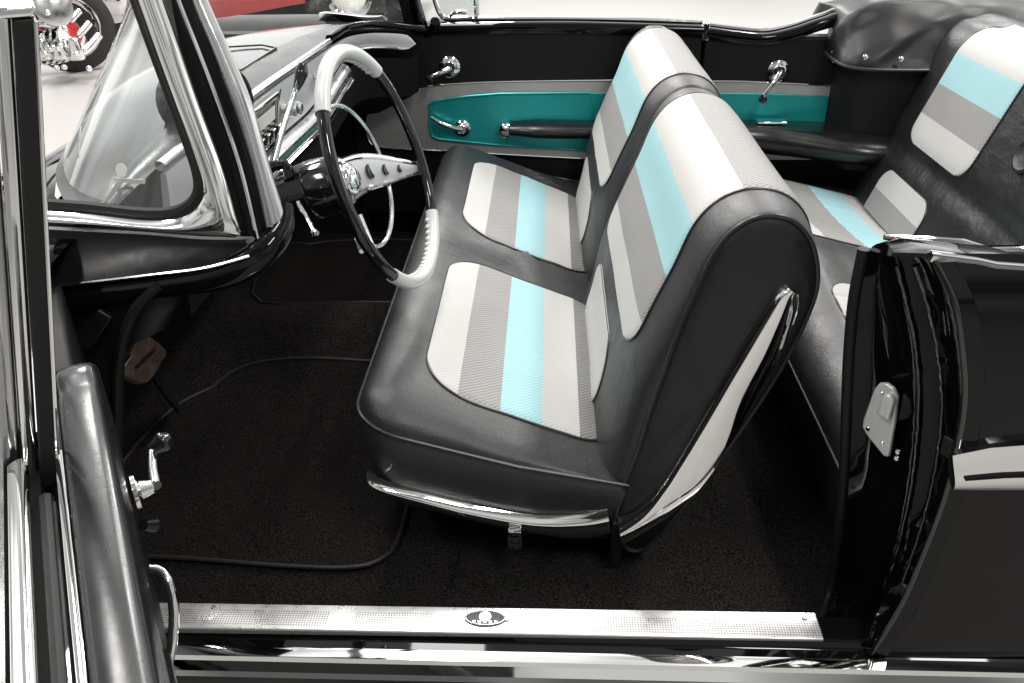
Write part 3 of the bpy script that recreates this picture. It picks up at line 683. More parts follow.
# ------------------------------------------------------------------ dashboard
crest = cat([(-.60, .14, .965), (-.585, .30, .985), (-.577, .60, .987), (-.572, .80, .987), (-.560, 1.05, .986), (-.548, 1.30, .985), (-.538, 1.42, .984), (-.50, 1.51, .978), (-.43, 1.585, .962), (-.36, 1.625, .945)], 90)
ws_base = [(-.445, .101), (-.53, .101), (-.62, .14), (-.70, .22), (-.79, .40), (-.86, .65), (-.89, .9)]
ws_top = [(-.470, .170), (-.485, .172), (-.505, .20), (-.555, .28), (-.62, .45), (-.66, .67), (-.68, .9)]
ws_base += [(x, 1.8-y) for x, y in reversed(ws_base[:-1])]; ws_top += [(x, 1.8-y) for x, y in reversed(ws_top[:-1])]
wb = cat([(x, y, .985) for x, y in ws_base], 90); wt = cat([(x, y, 1.24) for x, y in ws_top], 90)
DASHTOP = mat('dash_top_paint', (.03, .031, .031), .13, .0, coat=.05, mott=(5, .05))
fwd = cat([(-.66, .14, .965), (-.76, .30, .975), (-.85, .60, .978), (-.89, .8, .98), (-.90, 1.05, .98), (-.87, 1.30, .978), (-.80, 1.45, .976), (-.70, 1.58, .97), (-.58, 1.66, .955), (-.46, 1.675, .945)], 90)
dash = obj('dashboard', grid([[a.lerp(b, t)+V((0, 0, .012*math.sin(math.pi*t)*(1-abs(i-45)/60))) for t in [j/14 for j in range(4, 15)]] for i, (a, b) in enumerate(zip(crest, fwd))]), DASHTOP, CAR, sharp=60)
obj('dash_pad', grid([[a.lerp(b, t)+V((0, 0, .0015+.012*math.sin(math.pi*t)*(1-abs(i-45)/60)+.004*math.sin(math.pi*t/.29))) for t in [j/24*.29 for j in range(25)]] for i, (a, b) in enumerate(zip(crest, fwd))]), VINYL, dash, sharp=60)
obj('crest_trim', tube(crest[8:64], .0085, 10), CHROME_SAT, dash)
obj('crest_lip', tube([p+V((-.004, 0, .005)) for p in crest[64:]], .010, 10), PAINT, dash)
def below(dz, dx, i0=8, i1=88): return [p+V((dx, 0, -dz)) for p in crest[i0:i1]]
def taper(L, k, n=10):          # bring the end of a strip up into a rounded tip
    out = []
    for i, p in enumerate(L):
        r_ = len(L)-1-i; out.append(p+V((0, 0, k*(1-math.sqrt(max(0, 1-(1-min(r_/n, 1))**2))))))
    return out
fA = [p+V((0, 0, -.006*S01((i-52)/20))) for i, p in enumerate(below(.012, .006))]
fB = [p+V((0, 0, .062*S01((i-40)/30))) for i, p in enumerate(below(.118, -.010))]
fB2 = []
for i, (a, b) in enumerate(zip(fA, fB)):
    r_ = len(fA)-1-i; k = math.sqrt(max(0, 1-(1-min(r_/2.5, 1))**2)); m_ = a.lerp(b, .5)
    fA[i] = m_.lerp(a, k); fB2.append(m_.lerp(b, k))
obj('instrument_panel', blade(fA, fB2, .004, .01, (1, -.25, .15), smooth=False, res=90), SILVER, dash)
obj('panel_bead', tube([p+V((.004, -.002, -.001)) for p in fB2[30:]], .0042, 8), CHROME, dash)
lowA = [p+V((.010, 0, -.004)) for p in fB2[:62]]; lowB = [p+V((.028, 0, -.045)) for p in fB2[:62]]
obj('lower_trim', blade(lowA, lowB, .010, .01, (1, -.2, .4), smooth=False, res=80), CHROME_SAT, dash)
obj('lower_bead', tube([p+V((.006, 0, 0)) for p in lowB], .005, 8), CHROME, dash)
bodyL = [p+V((.0, 0, -.05)) for p in fB2]
obj('dash_underside', grid([[p+V((.012, 0, .02-.002*0)), p+V((.004, 0, -.09)), V((p.x-.10, p.y, p.z-.14)), V((p.x-.30, p.y, p.z-.16))] for p in bodyL]), LINER, dash)
# speaker outline and defroster slot on the dash top
obj('speaker_outline', tube([(-0.7670, 1.1320, 0.9970), (-0.6910, 1.1520, 0.9970), (-0.6450, 1.1140, 0.9970), (-0.6530, 0.8780, 0.9970)], .0022, 6), RUBBER, dash)
obj('defroster_bead', tube([(-0.6570, 0.8830, 0.9960), (-0.6470, 1.1190, 0.9960)], .0025, 6), CHROME, dash)
obj('cluster_pod', lathe((-0.5420, 0.5000, 1.0310), (1, -.35, .15), [(-.12, .05), (-.02, .055), (.0, .055), (.006, .050), (.0, .045), (-.01, .001)], 28), BLACKPL, dash)
# radio face, knobs and script on the silver panel
def FP(x, y):
    """point on the silver face: x along it (metres of Y), y = 0 top .. 1 bottom"""
    i = min(range(len(fA)), key=lambda k: abs(fA[k].y-x)); return fA[i].lerp(fB2[i], y)+V((.009, -.002, 0))
rad = obj('radio_face', prism([FP(.60, .14), FP(.78, .14), FP(.78, .86), FP(.60, .86)], (.008, 0, 0)), DIAL, dash, bevel=.002)
obj('radio_bezel', tube([FP(.585, .06)+V((.004, 0, 0)), FP(.795, .06)+V((.004, 0, 0)), FP(.795, .94)+V((.004, 0, 0)), FP(.585, .94)+V((.004, 0, 0))], .0045, 6, True), CHROME, dash)
for k in range(5):
    obj('radio_button', prism([FP(.615+k*.033, .58)+V((.008, 0, 0)), FP(.638+k*.033, .58)+V((.008, 0, 0)), FP(.638+k*.033, .80)+V((.008, 0, 0)), FP(.615+k*.033, .80)+V((.008, 0, 0))], (.012, 0, 0)), CHROME, dash, bevel=.002)
obj('radio_dial', prism([FP(.63, .2)+V((.009, 0, 0)), FP(.75, .2)+V((.009, 0, 0)), FP(.75, .45)+V((.009, 0, 0)), FP(.63, .45)+V((.009, 0, 0))], (.002, 0, 0)), PEARL, dash)
for y, h_ in ((.845, .5), (.885, .55), (1.24, .25)):
    obj('dash_knob', lathe(FP(y, h_), (1, -.1, .05), [(0, .0001), (0, .012), (.010, .011), (.014, .015), (.026, .014), (.030, .009), (.030, .0001)], 20), CHROME_SAT, dash)
p = FP(1.10, .42)
obj('script', text_geo('Impala', .045, p+V((.002, 0, 0)), (-.02, -1, 0) if False else (.04, 1, 0), (0, 0, 1), .001), CHROME, dash)
obj('panel_seam', tube([FP(.83, .05), FP(.815, .35)], .0016, 6), RUBBER, dash)

# ------------------------------------------------------------------ windshield, pillars, cowl and hood
ext = [b+(b-a)*.55 for a, b in zip(wb, wt)]
wsr = [[a, a.lerp(b, .33), a.lerp(b, .66), b, ext[i]] for i, (a, b) in enumerate(zip(wb, wt))]
obj('windshield', grid([cat(r_, 14) for r_ in wsr]), GLASS, CAR)
obj('windshield_header', tube(ext, 1, sec=[(-.012, .014), (.012, .014), (.018, .0), (.012, -.02), (-.012, -.02)], up=(0, 0, 1)), CHROME, CAR)
GI = [(-0.6690, 0.0920, 0.9900), (-0.6040, 0.0920, 0.9850), (-0.5380, 0.0920, 0.9770), (-0.4960, 0.0930, 0.9770), (-0.4700, 0.0940, 0.9860), (-0.4550, 0.0970, 1.0030), (-0.4530, 0.1020, 1.0260), (-0.4600, 0.1100, 1.0600), (-0.4770, 0.1260, 1.1200), (-0.4950, 0.1430, 1.1820), (-0.5110, 0.1600, 1.2340), (-0.5350, 0.1850, 1.3160)]
GO = [(-0.6730, 0.0850, 0.9660), (-0.6060, 0.0850, 0.9620), (-0.5400, 0.0850, 0.9580), (-0.4800, 0.0850, 0.9530), (-0.4320, 0.0870, 0.9500), (-0.4080, 0.0900, 0.9500), (-0.4100, 0.0940, 0.9780), (-0.4210, 0.1060, 1.0420), (-0.4430, 0.1260, 1.1200), (-0.4600, 0.1430, 1.1810), (-0.4760, 0.1600, 1.2340), (-0.4980, 0.1850, 1.3160)]
wpil = obj('windshield_pillar', grid([[V(a).lerp(V(b), t/8)+V((.2, -1, .1)).normalized()*(.016*math.sin(math.pi*t/8)) for t in range(9)]+[V(b)+V((-.01, .03, 0)), V(a)+V((-.01, .03, 0))] for a, b in zip(cat(GI, 70), cat(GO, 70))], cv=True, capu=True), CHROME, CAR, sharp=60)
obj('gasket', tube([V(p)+V((-.002, .004, .004)) for p in GI], .0075, 8, res=80), RUBBER, wpil)
P1 = [(-0.4120, 0.1000, 0.9460), (-0.4250, 0.1180, 1.0380), (-0.4480, 0.1380, 1.1170), (-0.4650, 0.1550, 1.1790), (-0.4810, 0.1720, 1.2320), (-0.5040, 0.1970, 1.3150)]
P2 = [(-0.3800, 0.1150, 0.9390), (-0.3920, 0.1340, 1.0320), (-0.4120, 0.1540, 1.1130), (-0.4340, 0.1720, 1.1760), (-0.4540, 0.1880, 1.2300), (-0.4810, 0.2130, 1.3140)]
P3 = [(-0.3550, 0.1350, 0.9430), (-0.3730, 0.1500, 1.0270), (-0.3900, 0.1680, 1.1090), (-0.4130, 0.1840, 1.1730), (-0.4350, 0.2000, 1.2280), (-0.4630, 0.2250, 1.3130)]
obj('pillar_channel', blade(P1, P2, .006, .03, (.5, -1, .2), res=40), CHANNEL, wpil)
obj('pillar_garnish', blade(P2, P3, .008, .02, (.6, -1, .2), res=40), CHROME_SAT, wpil)
obj('channel_bead', tube([V(a).lerp(V(b), .62)+V((.003, -.010, 0)) for a, b in zip(P1, P2)], .0026, 6, res=30), CHROME, wpil)
# dogleg knee below the pillar
KA = [(-0.6860, 0.0980, 0.9570), (-0.6020, 0.0980, 0.9520), (-0.5340, 0.0980, 0.9480), (-0.4680, 0.1000, 0.9410), (-0.4110, 0.1050, 0.9380)]
KB = [(-0.6860, 0.0600, 0.8890), (-0.5980, 0.0600, 0.8990), (-0.5270, 0.0600, 0.9080), (-0.4530, 0.0650, 0.9160), (-0.3940, 0.0750, 0.9290)]
knee = obj('hinge_pillar', blade(KA, KB, -.008, .04, (0, -1, .3), res=40), DARKMETAL, CAR)
obj('knee_roll', tube([(-0.7150, 0.0750, 0.8570), (-0.6120, 0.0750, 0.8720), (-0.5260, 0.0750, 0.8850), (-0.4490, 0.0800, 0.8960), (-0.4020, 0.0900, 0.9120), (-0.3750, 0.1100, 0.9300), (-0.3640, 0.1350, 0.9470), (-0.3650, 0.1550, 0.9690)], [.022, .021, .019, .018, .020, .022, .020, .012], 14, res=60), PAINT, knee)
obj('knee_bead', tube([V(p)+V((0, -.003, 0)) for p in KB], .0022, 6, res=40), CHROME_SAT, knee)
obj('lower_pillar', prism([(-0.7080, 0.0700, 0.8700), (-0.5520, 0.0700, 0.8800), (-0.5810, 0.0700, 0.8330), (-0.6060, 0.0700, 0.7850), (-0.6320, 0.0700, 0.6990), (-0.7650, 0.0700, 0.1840), (-0.9420, 0.0700, 0.1790)], (0, .03, 0)), DARKMETAL, knee, bevel=.006)
obj('pillar_seal', tube([(-0.5180, 0.0600, 0.8920), (-0.5550, 0.0600, 0.8620), (-0.5860, 0.0600, 0.8150), (-0.6090, 0.0600, 0.7580), (-0.6330, 0.0600, 0.6710), (-0.7280, 0.0600, 0.2960)], .007, 8, res=40), RUBBER, knee)
obj('hinge_bracket', prism([(-0.6480, 0.0500, 0.8280), (-0.6060, 0.0500, 0.8590), (-0.5920, 0.0500, 0.8470), (-0.6310, 0.0500, 0.8000), (-0.6530, 0.0500, 0.7930)], (0, .008, 0)), DARKMETAL, knee, bevel=.002)
# far pillar, mirror image of the near one
def mir(p): return V((p[0], 1.8-p[1], p[2]))
fp = obj('windshield_pillar', grid([[mir(V(a).lerp(V(b), t/8)+V((.2, -1, .1)).normalized()*(.010*math.sin(math.pi*t/8))) for t in range(9)]+[mir(V(b)+V((-.01, .03, 0))), mir(V(a)+V((-.01, .03, 0)))] for a, b in zip(cat(GI, 70), cat(GO, 70))], cv=True, capu=True), CHROME, CAR, sharp=60)
obj('pillar_channel', blade([mir(p) for p in P1], [mir(p) for p in P2], .006, .03, (.5, 1, .2), res=40), PAINT, fp)
obj('pillar_garnish', blade([mir(p) for p in P2], [mir(p) for p in P3], .008, .02, (.6, 1, .2), res=40), PAINT, fp)
fk = obj('hinge_pillar', tube([mir(p) for p in ((-.64, .075, .87), (-.52, .075, .885), (-.44, .08, .90), (-.385, .09, .915), (-.345, .11, .94), (-.335, .135, .965))], [.03, .03, .028, .026, .022, .014], 14, res=40), PAINT, CAR)
obj('kick_panel', box((-1.05, 1.69, .28), (-.60, 1.74, .93)), PANEL, CAR)
# cowl and hood
rows = []
for i in range(40):
    t = i/39; row = []
    for j in range(41):
        y = -.06+1.92*j/40; u = (y-.9)/.96
        b = wb[min(range(90), key=lambda k: abs(wb[k].y-y))] if .1 < y < 1.7 else V((-.62, y, .985))
        x = b.x-.02+(-2.9-b.x)*t
        row.append(V((x, y, .968-.05*abs(u)**4-.46*S01((-.72-x)/1.0)-.25*max(0, abs(u)-.9)*2)))
    rows.append(row)
obj('hood', grid(rows), PAINT, CAR, sharp=60)
obj('wiper_arm', tube([(-.97, .62, .985), (-.93, .50, 1.0), (-.86, .36, 1.015)], [.006, .005, .003], 8, res=12), CHROME_SAT, CAR)
obj('inspection_sticker', lathe((-0.6050, 0.2000, 1.0040), (-.3, -.92, .25), [(0, .0001), (0, .010), (.0006, .010), (.0006, .0001)], 24), PEARL, CAR)
obj('paper_sticker', prism([(-0.6190, 0.2000, 0.9930), (-0.5790, 0.2100, 0.9860), (-0.5810, 0.2100, 0.9800), (-0.6200, 0.2000, 0.9870)], (0, .0008, 0)), PEARL, CAR)

# ------------------------------------------------------------------ steering column and wheel
SA, SB = R(17.74), R(-5.82)
v1 = V((-math.sin(SA)*math.cos(SB), -math.sin(SA)*math.sin(SB), math.cos(SA))); v2 = V((-math.sin(SB), math.cos(SB), 0)); sn = v2.cross(v1)
WC = V((-.2931, .5132, .9000)); WR = .207
col = obj('steering_column', lathe(WC-sn*.075, -sn, [(0, .001), (0, .030), (.006, .045), (.03, .052), (.06, .054), (.062, .050), (.066, .054), (.10, .050), (.105, .042), (.45, .036), (.46, .001)], 36), BLACKPL, CAR)
ring_pts = []
sw = obj('steering_wheel', lathe(WC-sn*.080, sn, [(0, .001), (0, .030), (.010, .031), (.020, .026), (.025, .016), (.026, .001)], 32), CHROME, CAR)
def rim(a0, a1, r, n, m, nm, closed=False):
    pts = [WC+v2*WR*math.cos(R(a0+(a1-a0)*k/n))+v1*WR*math.sin(R(a0+(a1-a0)*k/n)) for k in range(n+1)]
    return obj(nm, tube(pts, r, 14), m, sw)
rim(-45, 45, .0105, 40, BLACKPL, 'black_rim'); rim(135, 225, .0105, 40, BLACKPL, 'black_rim')
for a in (90, 270):
    rim(a-46, a+46, .0130, 50, WHITE, 'white_rim')
    nubs = []
    for k in range(-9, 10):
        t = R(a+k*4.4); nubs.append(lathe(WC+(v2*math.cos(t)+v1*math.sin(t))*(WR-.0102)-sn*.006, -(v2*math.cos(t)+v1*math.sin(t)), [(-.004, .006), (.002, .0058), (.004, .004), (.005, .0001)], 10))
    obj('finger_grip', join(*nubs), WHITE, sw)
hp = [WC-sn*.052+v2*.135*math.cos(R(a))+v1*.128*math.sin(R(a)) for a in range(-118, 119, 4)]
hp = [WC-sn*.066+v2*-.03+v1*-.06]+hp+[WC-sn*.066+v2*-.03+v1*.06]
obj('horn_ring', tube(hp, .0042, 8, res=80), CHROME_SAT, sw)
def WPt(a, b, o): return WC+v2*a+v1*b+sn*o
for s in (1, -1):
    T0, T1 = [], []
    L = [(.0, .036, -.075), (.05, .025, -.062), (.10, .004, -.045), (.15, -.026, -.026), (.198, -.054, -.010)]
    M = [(.0, -.034, -.080), (.05, -.038, -.068), (.10, -.050, -.050), (.15, -.060, -.030), (.198, -.072, -.012)]
    A = [WPt(a*s, b, o) for a, b, o in L]; B = [WPt(a*s, b, o) for a, b, o in M]
    spk = obj('spoke', blade(A, B, .004, .005, sn, res=30), SILVER, sw)
    obj('spoke_edge', tube(A, [.006, .005, .004], 8, res=20), CHROME, sw); obj('spoke_edge', tube(B, [.006, .005, .004], 8, res=20), CHROME, sw)
    for k, (d, r_) in enumerate(((.065, .015), (.105, .0115), (.142, .008))):
        a = cat(A, 200)[int(d*1000)]; b = cat(B, 200)[int(d*1000)]; m_ = a.lerp(b, .5)+sn*.0045
        obj('spoke_hole', lathe(m_, sn, [(-.002, .0001), (-.002, r_), (.0012, r_*.95), (.0008, r_*.85), (.0004, .0001)], 20), DIAL, sw)
sh = [(-0.5180, 0.5800, 0.8850), (-0.5050, 0.6200, 0.9320), (-0.4860, 0.6600, 0.9870), (-0.4790, 0.6800, 1.0090)]
obj('shift_lever', tube(sh, [.0075, .006, .005, .005], 10, res=30), CHROME, col)
obj('shift_knob', tube([(-0.4810, 0.6750, 1.0020), (-0.4760, 0.6900, 1.0170), (-0.4700, 0.7000, 1.0370), (-0.4680, 0.7030, 1.0460)], [.006, .010, .013, .007], 14, res=16), BLACKPL, col)
obj('signal_lever', tube([(-0.4400, 0.4550, 0.8600), (-0.4200, 0.4300, 0.8400), (-0.4040, 0.4100, 0.8210)], [.004, .004, .0035], 8, res=12), CHROME, col)
obj('signal_knob', lathe((-0.4040, 0.4100, 0.8210), (.2, -.5, -.8), [(-.006, .001), (-.005, .006), (0, .0085), (.006, .006), (.008, .001)], 14), CHROME, col)
obj('column_bracket', tube([(-0.4990, 0.5000, 0.9070), (-0.4690, 0.5000, 0.9140), (-0.4610, 0.5000, 0.8920)], .010, 8, res=10), BLACKPL, col)
# brake pedal
pA = [(-0.7400, 0.3800, 0.6340), (-0.7400, 0.4460, 0.5620), (-0.7400, 0.4250, 0.5500), (-0.7400, 0.3460, 0.5500), (-0.7400, 0.2800, 0.6170), (-0.7400, 0.3100, 0.6210)]
pp = cat(pA, 40, True)
ped = obj('brake_pedal', tube([(-0.7800, 0.4240, 0.6180), (-0.7700, 0.4130, 0.5920), (-0.7750, 0.4530, 0.4920), (-0.8000, 0.5480, 0.3620)], 1, sec=[(.003, .018), (.003, -.018), (-.003, -.018), (-.003, .018)], up=(1, 0, .3), res=20), DARKMETAL, CAR)
obj('pedal_pad', prism(pp, (-.014, 0, -.004)), PEDAL, ped, bevel=.003)
pc = V((-0.7370, 0.3630, 0.5920)); pxv = V((-0.7370, 0.4220, 0.5840))-V((-0.7370, 0.3130, 0.5950)); pyv = V((-0.7370, 0.3390, 0.6270))-V((-0.7370, 0.3910, 0.5540))
obj('pedal_lettering', text_geo('POWER BRAKE', .0125, pc, pxv, pyv, .0006), PEDTXT, ped)
obj('pedal_trim', tube([(-0.7350, 0.2720, 0.6230), (-0.7350, 0.2930, 0.6260), (-0.7350, 0.3140, 0.6270)], .0028, 8), CHROME, ped)

# ------------------------------------------------------------------ open driver door (swings out on its hinge)
DA = R(59.7); DU = V((math.cos(DA), -math.sin(DA), 0)); DN = V((math.sin(DA), math.cos(DA), 0))
DH = V((-.68, .08, 0))+V((math.sin(R(62)), math.cos(R(62)), 0))*.0021
def D(s, w, z): p = DH+DU*s+DN*w; return V((p.x, p.y, z))
def dbox(s0, s1, w0, w1, z0, z1): return prism([D(s0, w0, z0), D(s1, w0, z0), D(s1, w1, z0), D(s0, w1, z0)], (0, 0, z1-z0))
dd = obj('driver_door', dbox(.02, 1.17, -.020, .012, .36, .905), PANEL, CAR, bevel=.006)
rows = []
for i in range(70):
    t = i/69; s = .318+.86*t; e_ = S01(t/.035); dip = -.006*math.exp(-((s-.385)/.012)**2)
    sec = [(-.004, -.03), (-.0035, -.004), (-.001, .001), (.004, .0032), (.014, .0042), (.026, .0040), (.032, .0026), (.0355, -.001), (.037, -.008), (.037, -.04), (.036, -.10), (.015, -.14)]
    rows.append([D(s+(.0 if e_ >= 1 else .006*(1-e_)), w, .928+dz*(1)+dip*.5-(1-e_)*.012+.0004*noise.noise(V((s*12, w*30, 1)))) for w, dz in sec])
obj('padded_top', grid(rows, capu=True), VINYL, dd, sharp=60)
obj('garnish_bead', tube([D(.50, -.0055, .930), D(1.17, -.0055, .930)], 1, sec=[(-.01, .003), (.003, .003), (.004, 0), (.003, -.003), (-.01, -.003)], up=(0, 0, 1)), CHROME, dd)
obj('window_seal', tube([D(.55, -.020, .922), D(1.17, -.020, .922)], .006, 8), RUBBER, dd)
obj('window_pane', dbox(.56, 1.15, -.0168, -.0128, .60, .924), GLASS, dd)
obj('door_skin', grid([[D(s, w, z) for w, z in ((-.074, .916), (-.080, .912), (-.088, .895), (-.105, .80), (-.11, .70), (-.105, .5), (-.085, .36), (-.03, .35))] for s in [.0+1.18*i/20 for i in range(21)]], capu=True), PAINT, dd)
obj('belt_moulding', blade([D(.50, -.030, .931), D(1.17, -.030, .931)], [D(.50, -.046, .931), D(1.17, -.046, .931)], .0045, .01, (0, 0, 1), smooth=False, skew=.35), CHROME, dd)
obj('belt_rib', blade([D(.47, -.0495, .929), D(1.17, -.0495, .929)], [D(.47, -.074, .924), D(1.17, -.074, .924)], .006, .01, (0, 0, 1), smooth=False, skew=.6), CHROME_SAT, dd)
obj('belt_shelf', dbox(.47, 1.17, -.076, -.0235, .905, .922), LINER, dd)
def DV(s_, w, z): return D(s_, w+.222*(z-.93), z)            # the window plane leans inwards
def dv_bar(s0, s1, w0, w1, z0, z1): 
    return grid([[DV(a_, b_, z) for a_, b_ in ((s0, w0), (s1, w0), (s1, w1), (s0, w1))] for z in (z0, z1)], cv=True, capu=True)
obj('vent_bar', dv_bar(.485, .510, -.0215, -.0075, .905, 1.288), RUBBER, dd, bevel=.002)
obj('vent_bar_trim', dv_bar(.475, .508, -.034, -.0225, .91, 1.292), CHROME, dd, bevel=.004)
obj('vent_frame_edge', dv_bar(.455, .494, -.062, -.0355, .91, 1.290), CHROME_SAT, dd, bevel=.008)
obj('vent_bar_bead', tube([DV(.511, -.0068, .92), DV(.511, -.0068, 1.286)], .0016, 6), CHROME, dd)
obj('vent_cap', dv_bar(.470, .512, -.060, -.0065, 1.2885, 1.297), CHROME, dd, bevel=.003)
obj('vent_glass', grid([[DV(.33, w, .94), DV(.482, w, .94), DV(.482, w, 1.285), DV(.30, w, 1.285)] for w in (-.026, -.022)], cv=True, capu=True), GLASS, dd)
obj('vent_frame', tube([DV(.28, -.024, 1.29), DV(.32, -.024, .945), DV(.48, -.024, .940)], .007, 8), CHROME, dd)
hub = D(.456, .040, .835)
lc = obj('window_crank', join(lathe(hub, DN, [(0, .0001), (0, .018), (.004, .018), (.007, .010), (.018, .007), (.019, .0001)], 24),
     tube([hub+DN*.020, D(.43, .062, .838), D(.40, .066, .84)], [.007, .0055, .005], 10, res=12)), CHROME, dd)
obj('crank_knob', tube([D(.40, .064, .84), D(.398, .070, .842), D(.394, .083, .845), D(.393, .087, .846)], [.006, .009, .012, .006], 12, res=12), BLACKPL, dd)
obj('lock_knob', tube([(-0.4940, -0.1700, 0.6780), (-0.4910, -0.1550, 0.6650)], [.007, .010], 12, res=6), BLACKPL, dd)
obj('pull_handle', tube([(-0.4830, -0.2000, 0.6370), (-0.4700, -0.2000, 0.6320), (-0.4580, -0.2100, 0.6190), (-0.4530, -0.2250, 0.5920), (-0.4530, -0.2450, 0.5630), (-0.4600, -0.2600, 0.5310)], [.005, .006, .0065, .0065, .006, .005], 12, res=40), CHROME, dd)
obj('armrest', grid([[D(.50+.5*i/14, -.0+.03*math.cos(R(q_)), .645+.03*math.sin(R(q_))) for q_ in range(-90, 91, 15)] for i in range(15)], capu=True), VINYL, dd)

# ------------------------------------------------------------------ loose floor mats
def mat_mesh(name, pts, label):
    o2 = cat([(x, y, 0) for x, y in pts], 90, True)
    cx = sum(p.x for p in o2)/90; cy = sum(p.y for p in o2)/90; c = V((cx, cy, 0)); rows = []
    for sc in (1.0, .995, .97, .85, .7, .55, .4, .25, .1):
        rows.append([V((q.x, q.y, carpet_z(q.x, q.y)+(.009 if sc < .999 else .002))) for q in (c.lerp(p, sc) for p in o2)])
    vs, fs = grid(rows, cv=True); fs.append(tuple(range(len(vs)-90, len(vs))))
    o = obj(name, (vs, fs), MATCARPET, None); o['label'] = label; o['category'] = 'floor mat'; o['group'] = 'loose mats on the front floor'
    obj('binding', tube([V((p.x, p.y, carpet_z(p.x, p.y)+.009)) for p in o2], .0042, 8, True), EDGE, o)
    return o
mat_mesh('floor_mat', [(-.76, .165), (-.55, .155), (-.36, .145), (-.295, .165), (-.272, .23), (-.27, .45), (-.28, .66), (-.32, .735), (-.45, .75), (-.62, .752), (-.73, .73), (-.79, .66), (-.83, .54), (-.84, .35), (-.81, .2)], 'bound black carpet mat on the floor below the brown brake pedal')
mat_mesh('floor_mat', [(-.76, 1.08), (-.40, 1.07), (-.32, 1.12), (-.30, 1.3), (-.32, 1.52), (-.42, 1.60), (-.72, 1.60), (-.82, 1.5), (-.84, 1.3), (-.82, 1.14)], 'black carpet mat on the far footwell floor beyond the tunnel hump')

# ------------------------------------------------------------------ cars behind
def wheel_geo(c, ax, r, w):
    return lathe(c, ax, [(-w/2, r*.6), (-w/2, r*.9), (-w*.35, r), (w*.35, r), (w/2, r*.9), (w/2, r*.62), (w*.3, r*.58)], 40)
rc_ = thing('red_car', 'glossy red car parked on the showroom floor beyond the windshield', 'car', (-2.8, 7.8, 0))
sil = cat([(-4.5, 0, .30), (-4.45, 0, .70), (-4.2, 0, .84), (-3.9, 0, .90), (-3.5, 0, .92), (-2.4, 0, .88), (-1.6, 0, .80), (-1.20, 0, .66), (-1.16, 0, .45), (-1.22, 0, .30)], 60)
base_z = .13
def arch(x, cx): d = abs(x-cx); return math.sqrt(max(0, .40**2-d*d)) if d < .40 else 0
rows = []
for yy, k in ((7.0, .97), (6.96, 1.0), (6.94, .8), (6.95, .55), (7.0, .3), (7.06, .12), (7.1, .0)):
    row = []
    for i in range(90):
        x = -4.5+3.35*i/89; top = min((abs(p.x-x), p.z) for p in sil[6:52])[1]
        lo = max(base_z+.16*S01((x+3.3)/1.5), .33+arch(x, -1.78)-.0 if abs(x+1.78) < .40 else base_z, .33+arch(x, -3.95) if abs(x+3.95) < .40 else base_z)
        row.append(V((x, yy, lo+(max(top, lo+.02)-lo)*k)))
    rows.append(row)
rows = [[p+V((0, 1.7-2*(p.y-7.0), 0)) for p in r_] for r_ in rows[:2]][::-1]*0+rows
body = obj('body', grid(rows), RED, rc_)
obj('body_top', grid([[V((p.x, 7.0+1.7*t, p.z+.05*math.sin(math.pi*t))) for p in rows[0]] for t in [i/10 for i in range(11)]]), RED, rc_)
for x in (-1.78, -3.95):
    wo = obj('wheel', wheel_geo((x, 7.09, .33), (0, -1, 0), .33, .2), TYRE, rc_)
    obj('wheel_rim', lathe((x, 7.0, .33), (0, -1, 0), [(-.05, .01), (-.05, .18), (.0, .21), (.012, .205), (.0, .17), (-.01, .15), (.012, .12), (.03, .05), (.034, .001)], 36), CHROME, wo)
obj('bumper', tube([(-1.62, 6.96, .36), (-1.35, 6.93, .38), (-1.12, 6.98, .40), (-1.04, 7.2, .40), (-1.03, 7.9, .40)], [.05, .07, .08, .08, .08], 14, res=40), CHROME, rc_)
obj('underside', box((-4.4, 7.15, .16), (-1.3, 8.6, .5)), LINER, rc_)

mc = thing('motorcycle', 'chrome laden motorcycle with white lettered tyre standing beyond the windshield corner', 'motorcycle', (-3.9, 5.5, 0))
ax = V((.52, -.85, 0)).normalized(); wx = V((.85, .52, 0)).normalized(); wc = V((-3.6260, 5.6000, 0.2580))
wc.z = .325
ft = obj('wheel', lathe(wc, ax, [(-.06, .20), (-.06, .28), (-.04, .325), (.04, .325), (.056, .29), (.058, .225), (.045, .20)], 48), TYRE, mc)
obj('wheel_rim', lathe(wc, ax, [(-.03, .01), (-.03, .15), (.03, .17), (.052, .203), (.062, .225), (.058, .205), (.03, .16), (.0, .10), (.05, .05), (.055, .001)], 40), CHROME, ft)
fc = wc+ax*.0575; letters = []
for k, ch in enumerate('STONER'):
    a = R(122-k*13); d_ = wx*math.cos(a)+V((0, 0, 1))*math.sin(a); tdir = wx*math.sin(a)-V((0, 0, 1))*math.cos(a)
    letters.append(text_geo(ch, .062, fc+d_*.258, tdir, d_, .002))
obj('tyre_lettering', join(*letters), TYRETXT, ft)
ec = V((-3.6810, 5.3000, 0.2140))
eng = obj('engine_block', join(*[lathe(ec+V((.06*k, -.01*k, .012*k+.02)), (.96, -.2, .18), [(0, .02), (0, .13), (.022, .13), (.022, .02)], 24) for k in range(5)]), CHROME, mc, sharp=30)
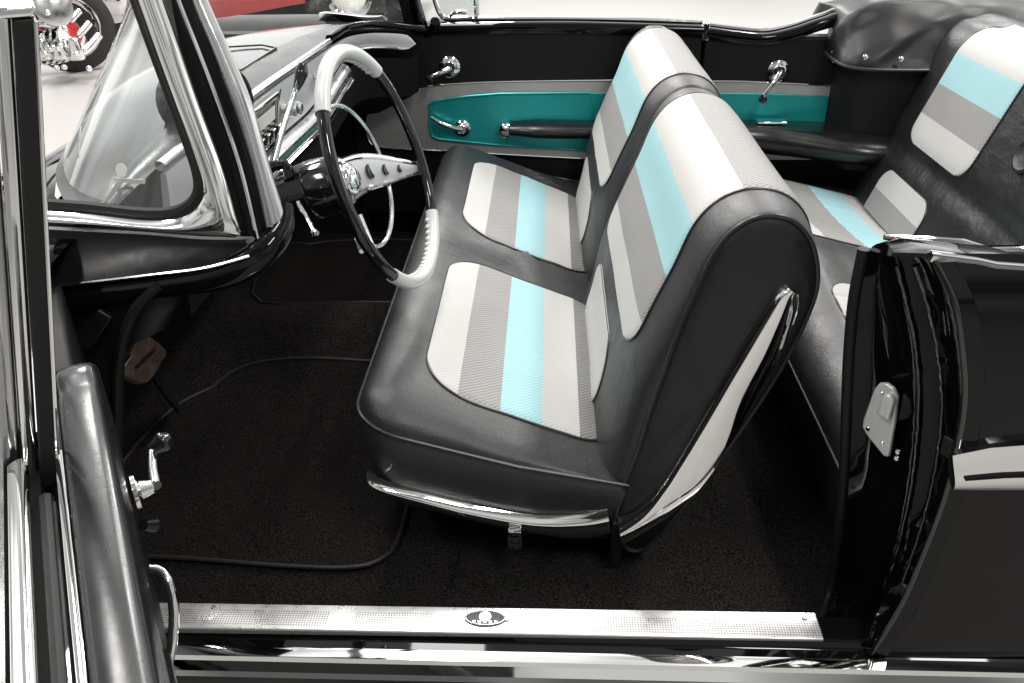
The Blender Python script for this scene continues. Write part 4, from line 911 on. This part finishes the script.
obj('primary_cover', lathe(V((-3.4650, 5.2000, 0.5140)), (.5, -.85, .15), [(-.05, .001), (-.04, .10), (.0, .125), (.015, .12), (.025, .09), (.027, .001)], 32), CHROME_SAT, mc)
for k, (y0, y1) in enumerate(((52, 58), (44, 47), (36, 33))):
    a = V((-3.3870, 5.2500, 0.1650))+V((0, 0, .0)); p0 = V((-3.7740, 5.2500, 0.2110)); p1 = V((-3.4040, 5.2500, 0.2070))
    obj('exhaust_pipe', tube([p0+V((-.6, 0, .09*k)), p0+V((0, 0, .09*k)), p0.lerp(p1, .5)+V((0, -.02, .09*k+.015)), p1+V((.0-.05*k, .05, .085*k-.01)), p1+V((.08-.05*k, .2, .085*k+.08))], .030-.003*k, 14, res=40), CHROME, mc)
for k in range(22):
    obj('bolt_cap', lathe(ec+V((random.uniform(-.15, .4), -.16, random.uniform(-.12, .3))), (.3, -.9, .2), [(0, .001), (0, .022), (.014, .02), (.022, .012), (.024, .001)], 10), CHROME, mc)
for k in range(3):
    obj('engine_cover', prism([ec+V((.12*k, -.13, -.06)), ec+V((.12*k+.11, -.14, -.05)), ec+V((.12*k+.09, -.14, .10)), ec+V((.12*k+.02, -.13, .11))], (0, .06, 0)), CHROME, mc, bevel=.02)
obj('frame', tube([ec+V((-1.0, .2, .45)), ec+V((-.4, .2, .0)), ec+V((.2, .22, -.02)), wc+V((-.15, -.02, .35)), wc+V((-.28, -.05, .62))], .022, 10, res=40), DARKMETAL, mc)
obj('fork', tube([wc+ax*.08, wc+ax*.085+V((-.12, -.05, .35)), wc+ax*.085+V((-.26, -.1, .66))], .024, 12, res=20), CHROME, mc)
obj('fuel_tank', lathe(wc+V((-.62, -.1, .58)), (.95, .1, .1), [(-.3, .02), (-.2, .12), (0, .16), (.2, .12), (.3, .02)], 24), PAINT, mc)
r2 = wc+V((-1.45, -.15, 0))
rw = obj('wheel', lathe(r2, ax, [(-.07, .20), (-.07, .29), (-.05, .325), (.05, .325), (.07, .29), (.07, .20)], 40), TYRE, mc)
obj('wheel_rim', lathe(r2, ax, [(-.03, .01), (-.03, .17), (.06, .20), (.066, .195), (.03, .06), (.04, .001)], 36), CHROME, rw)
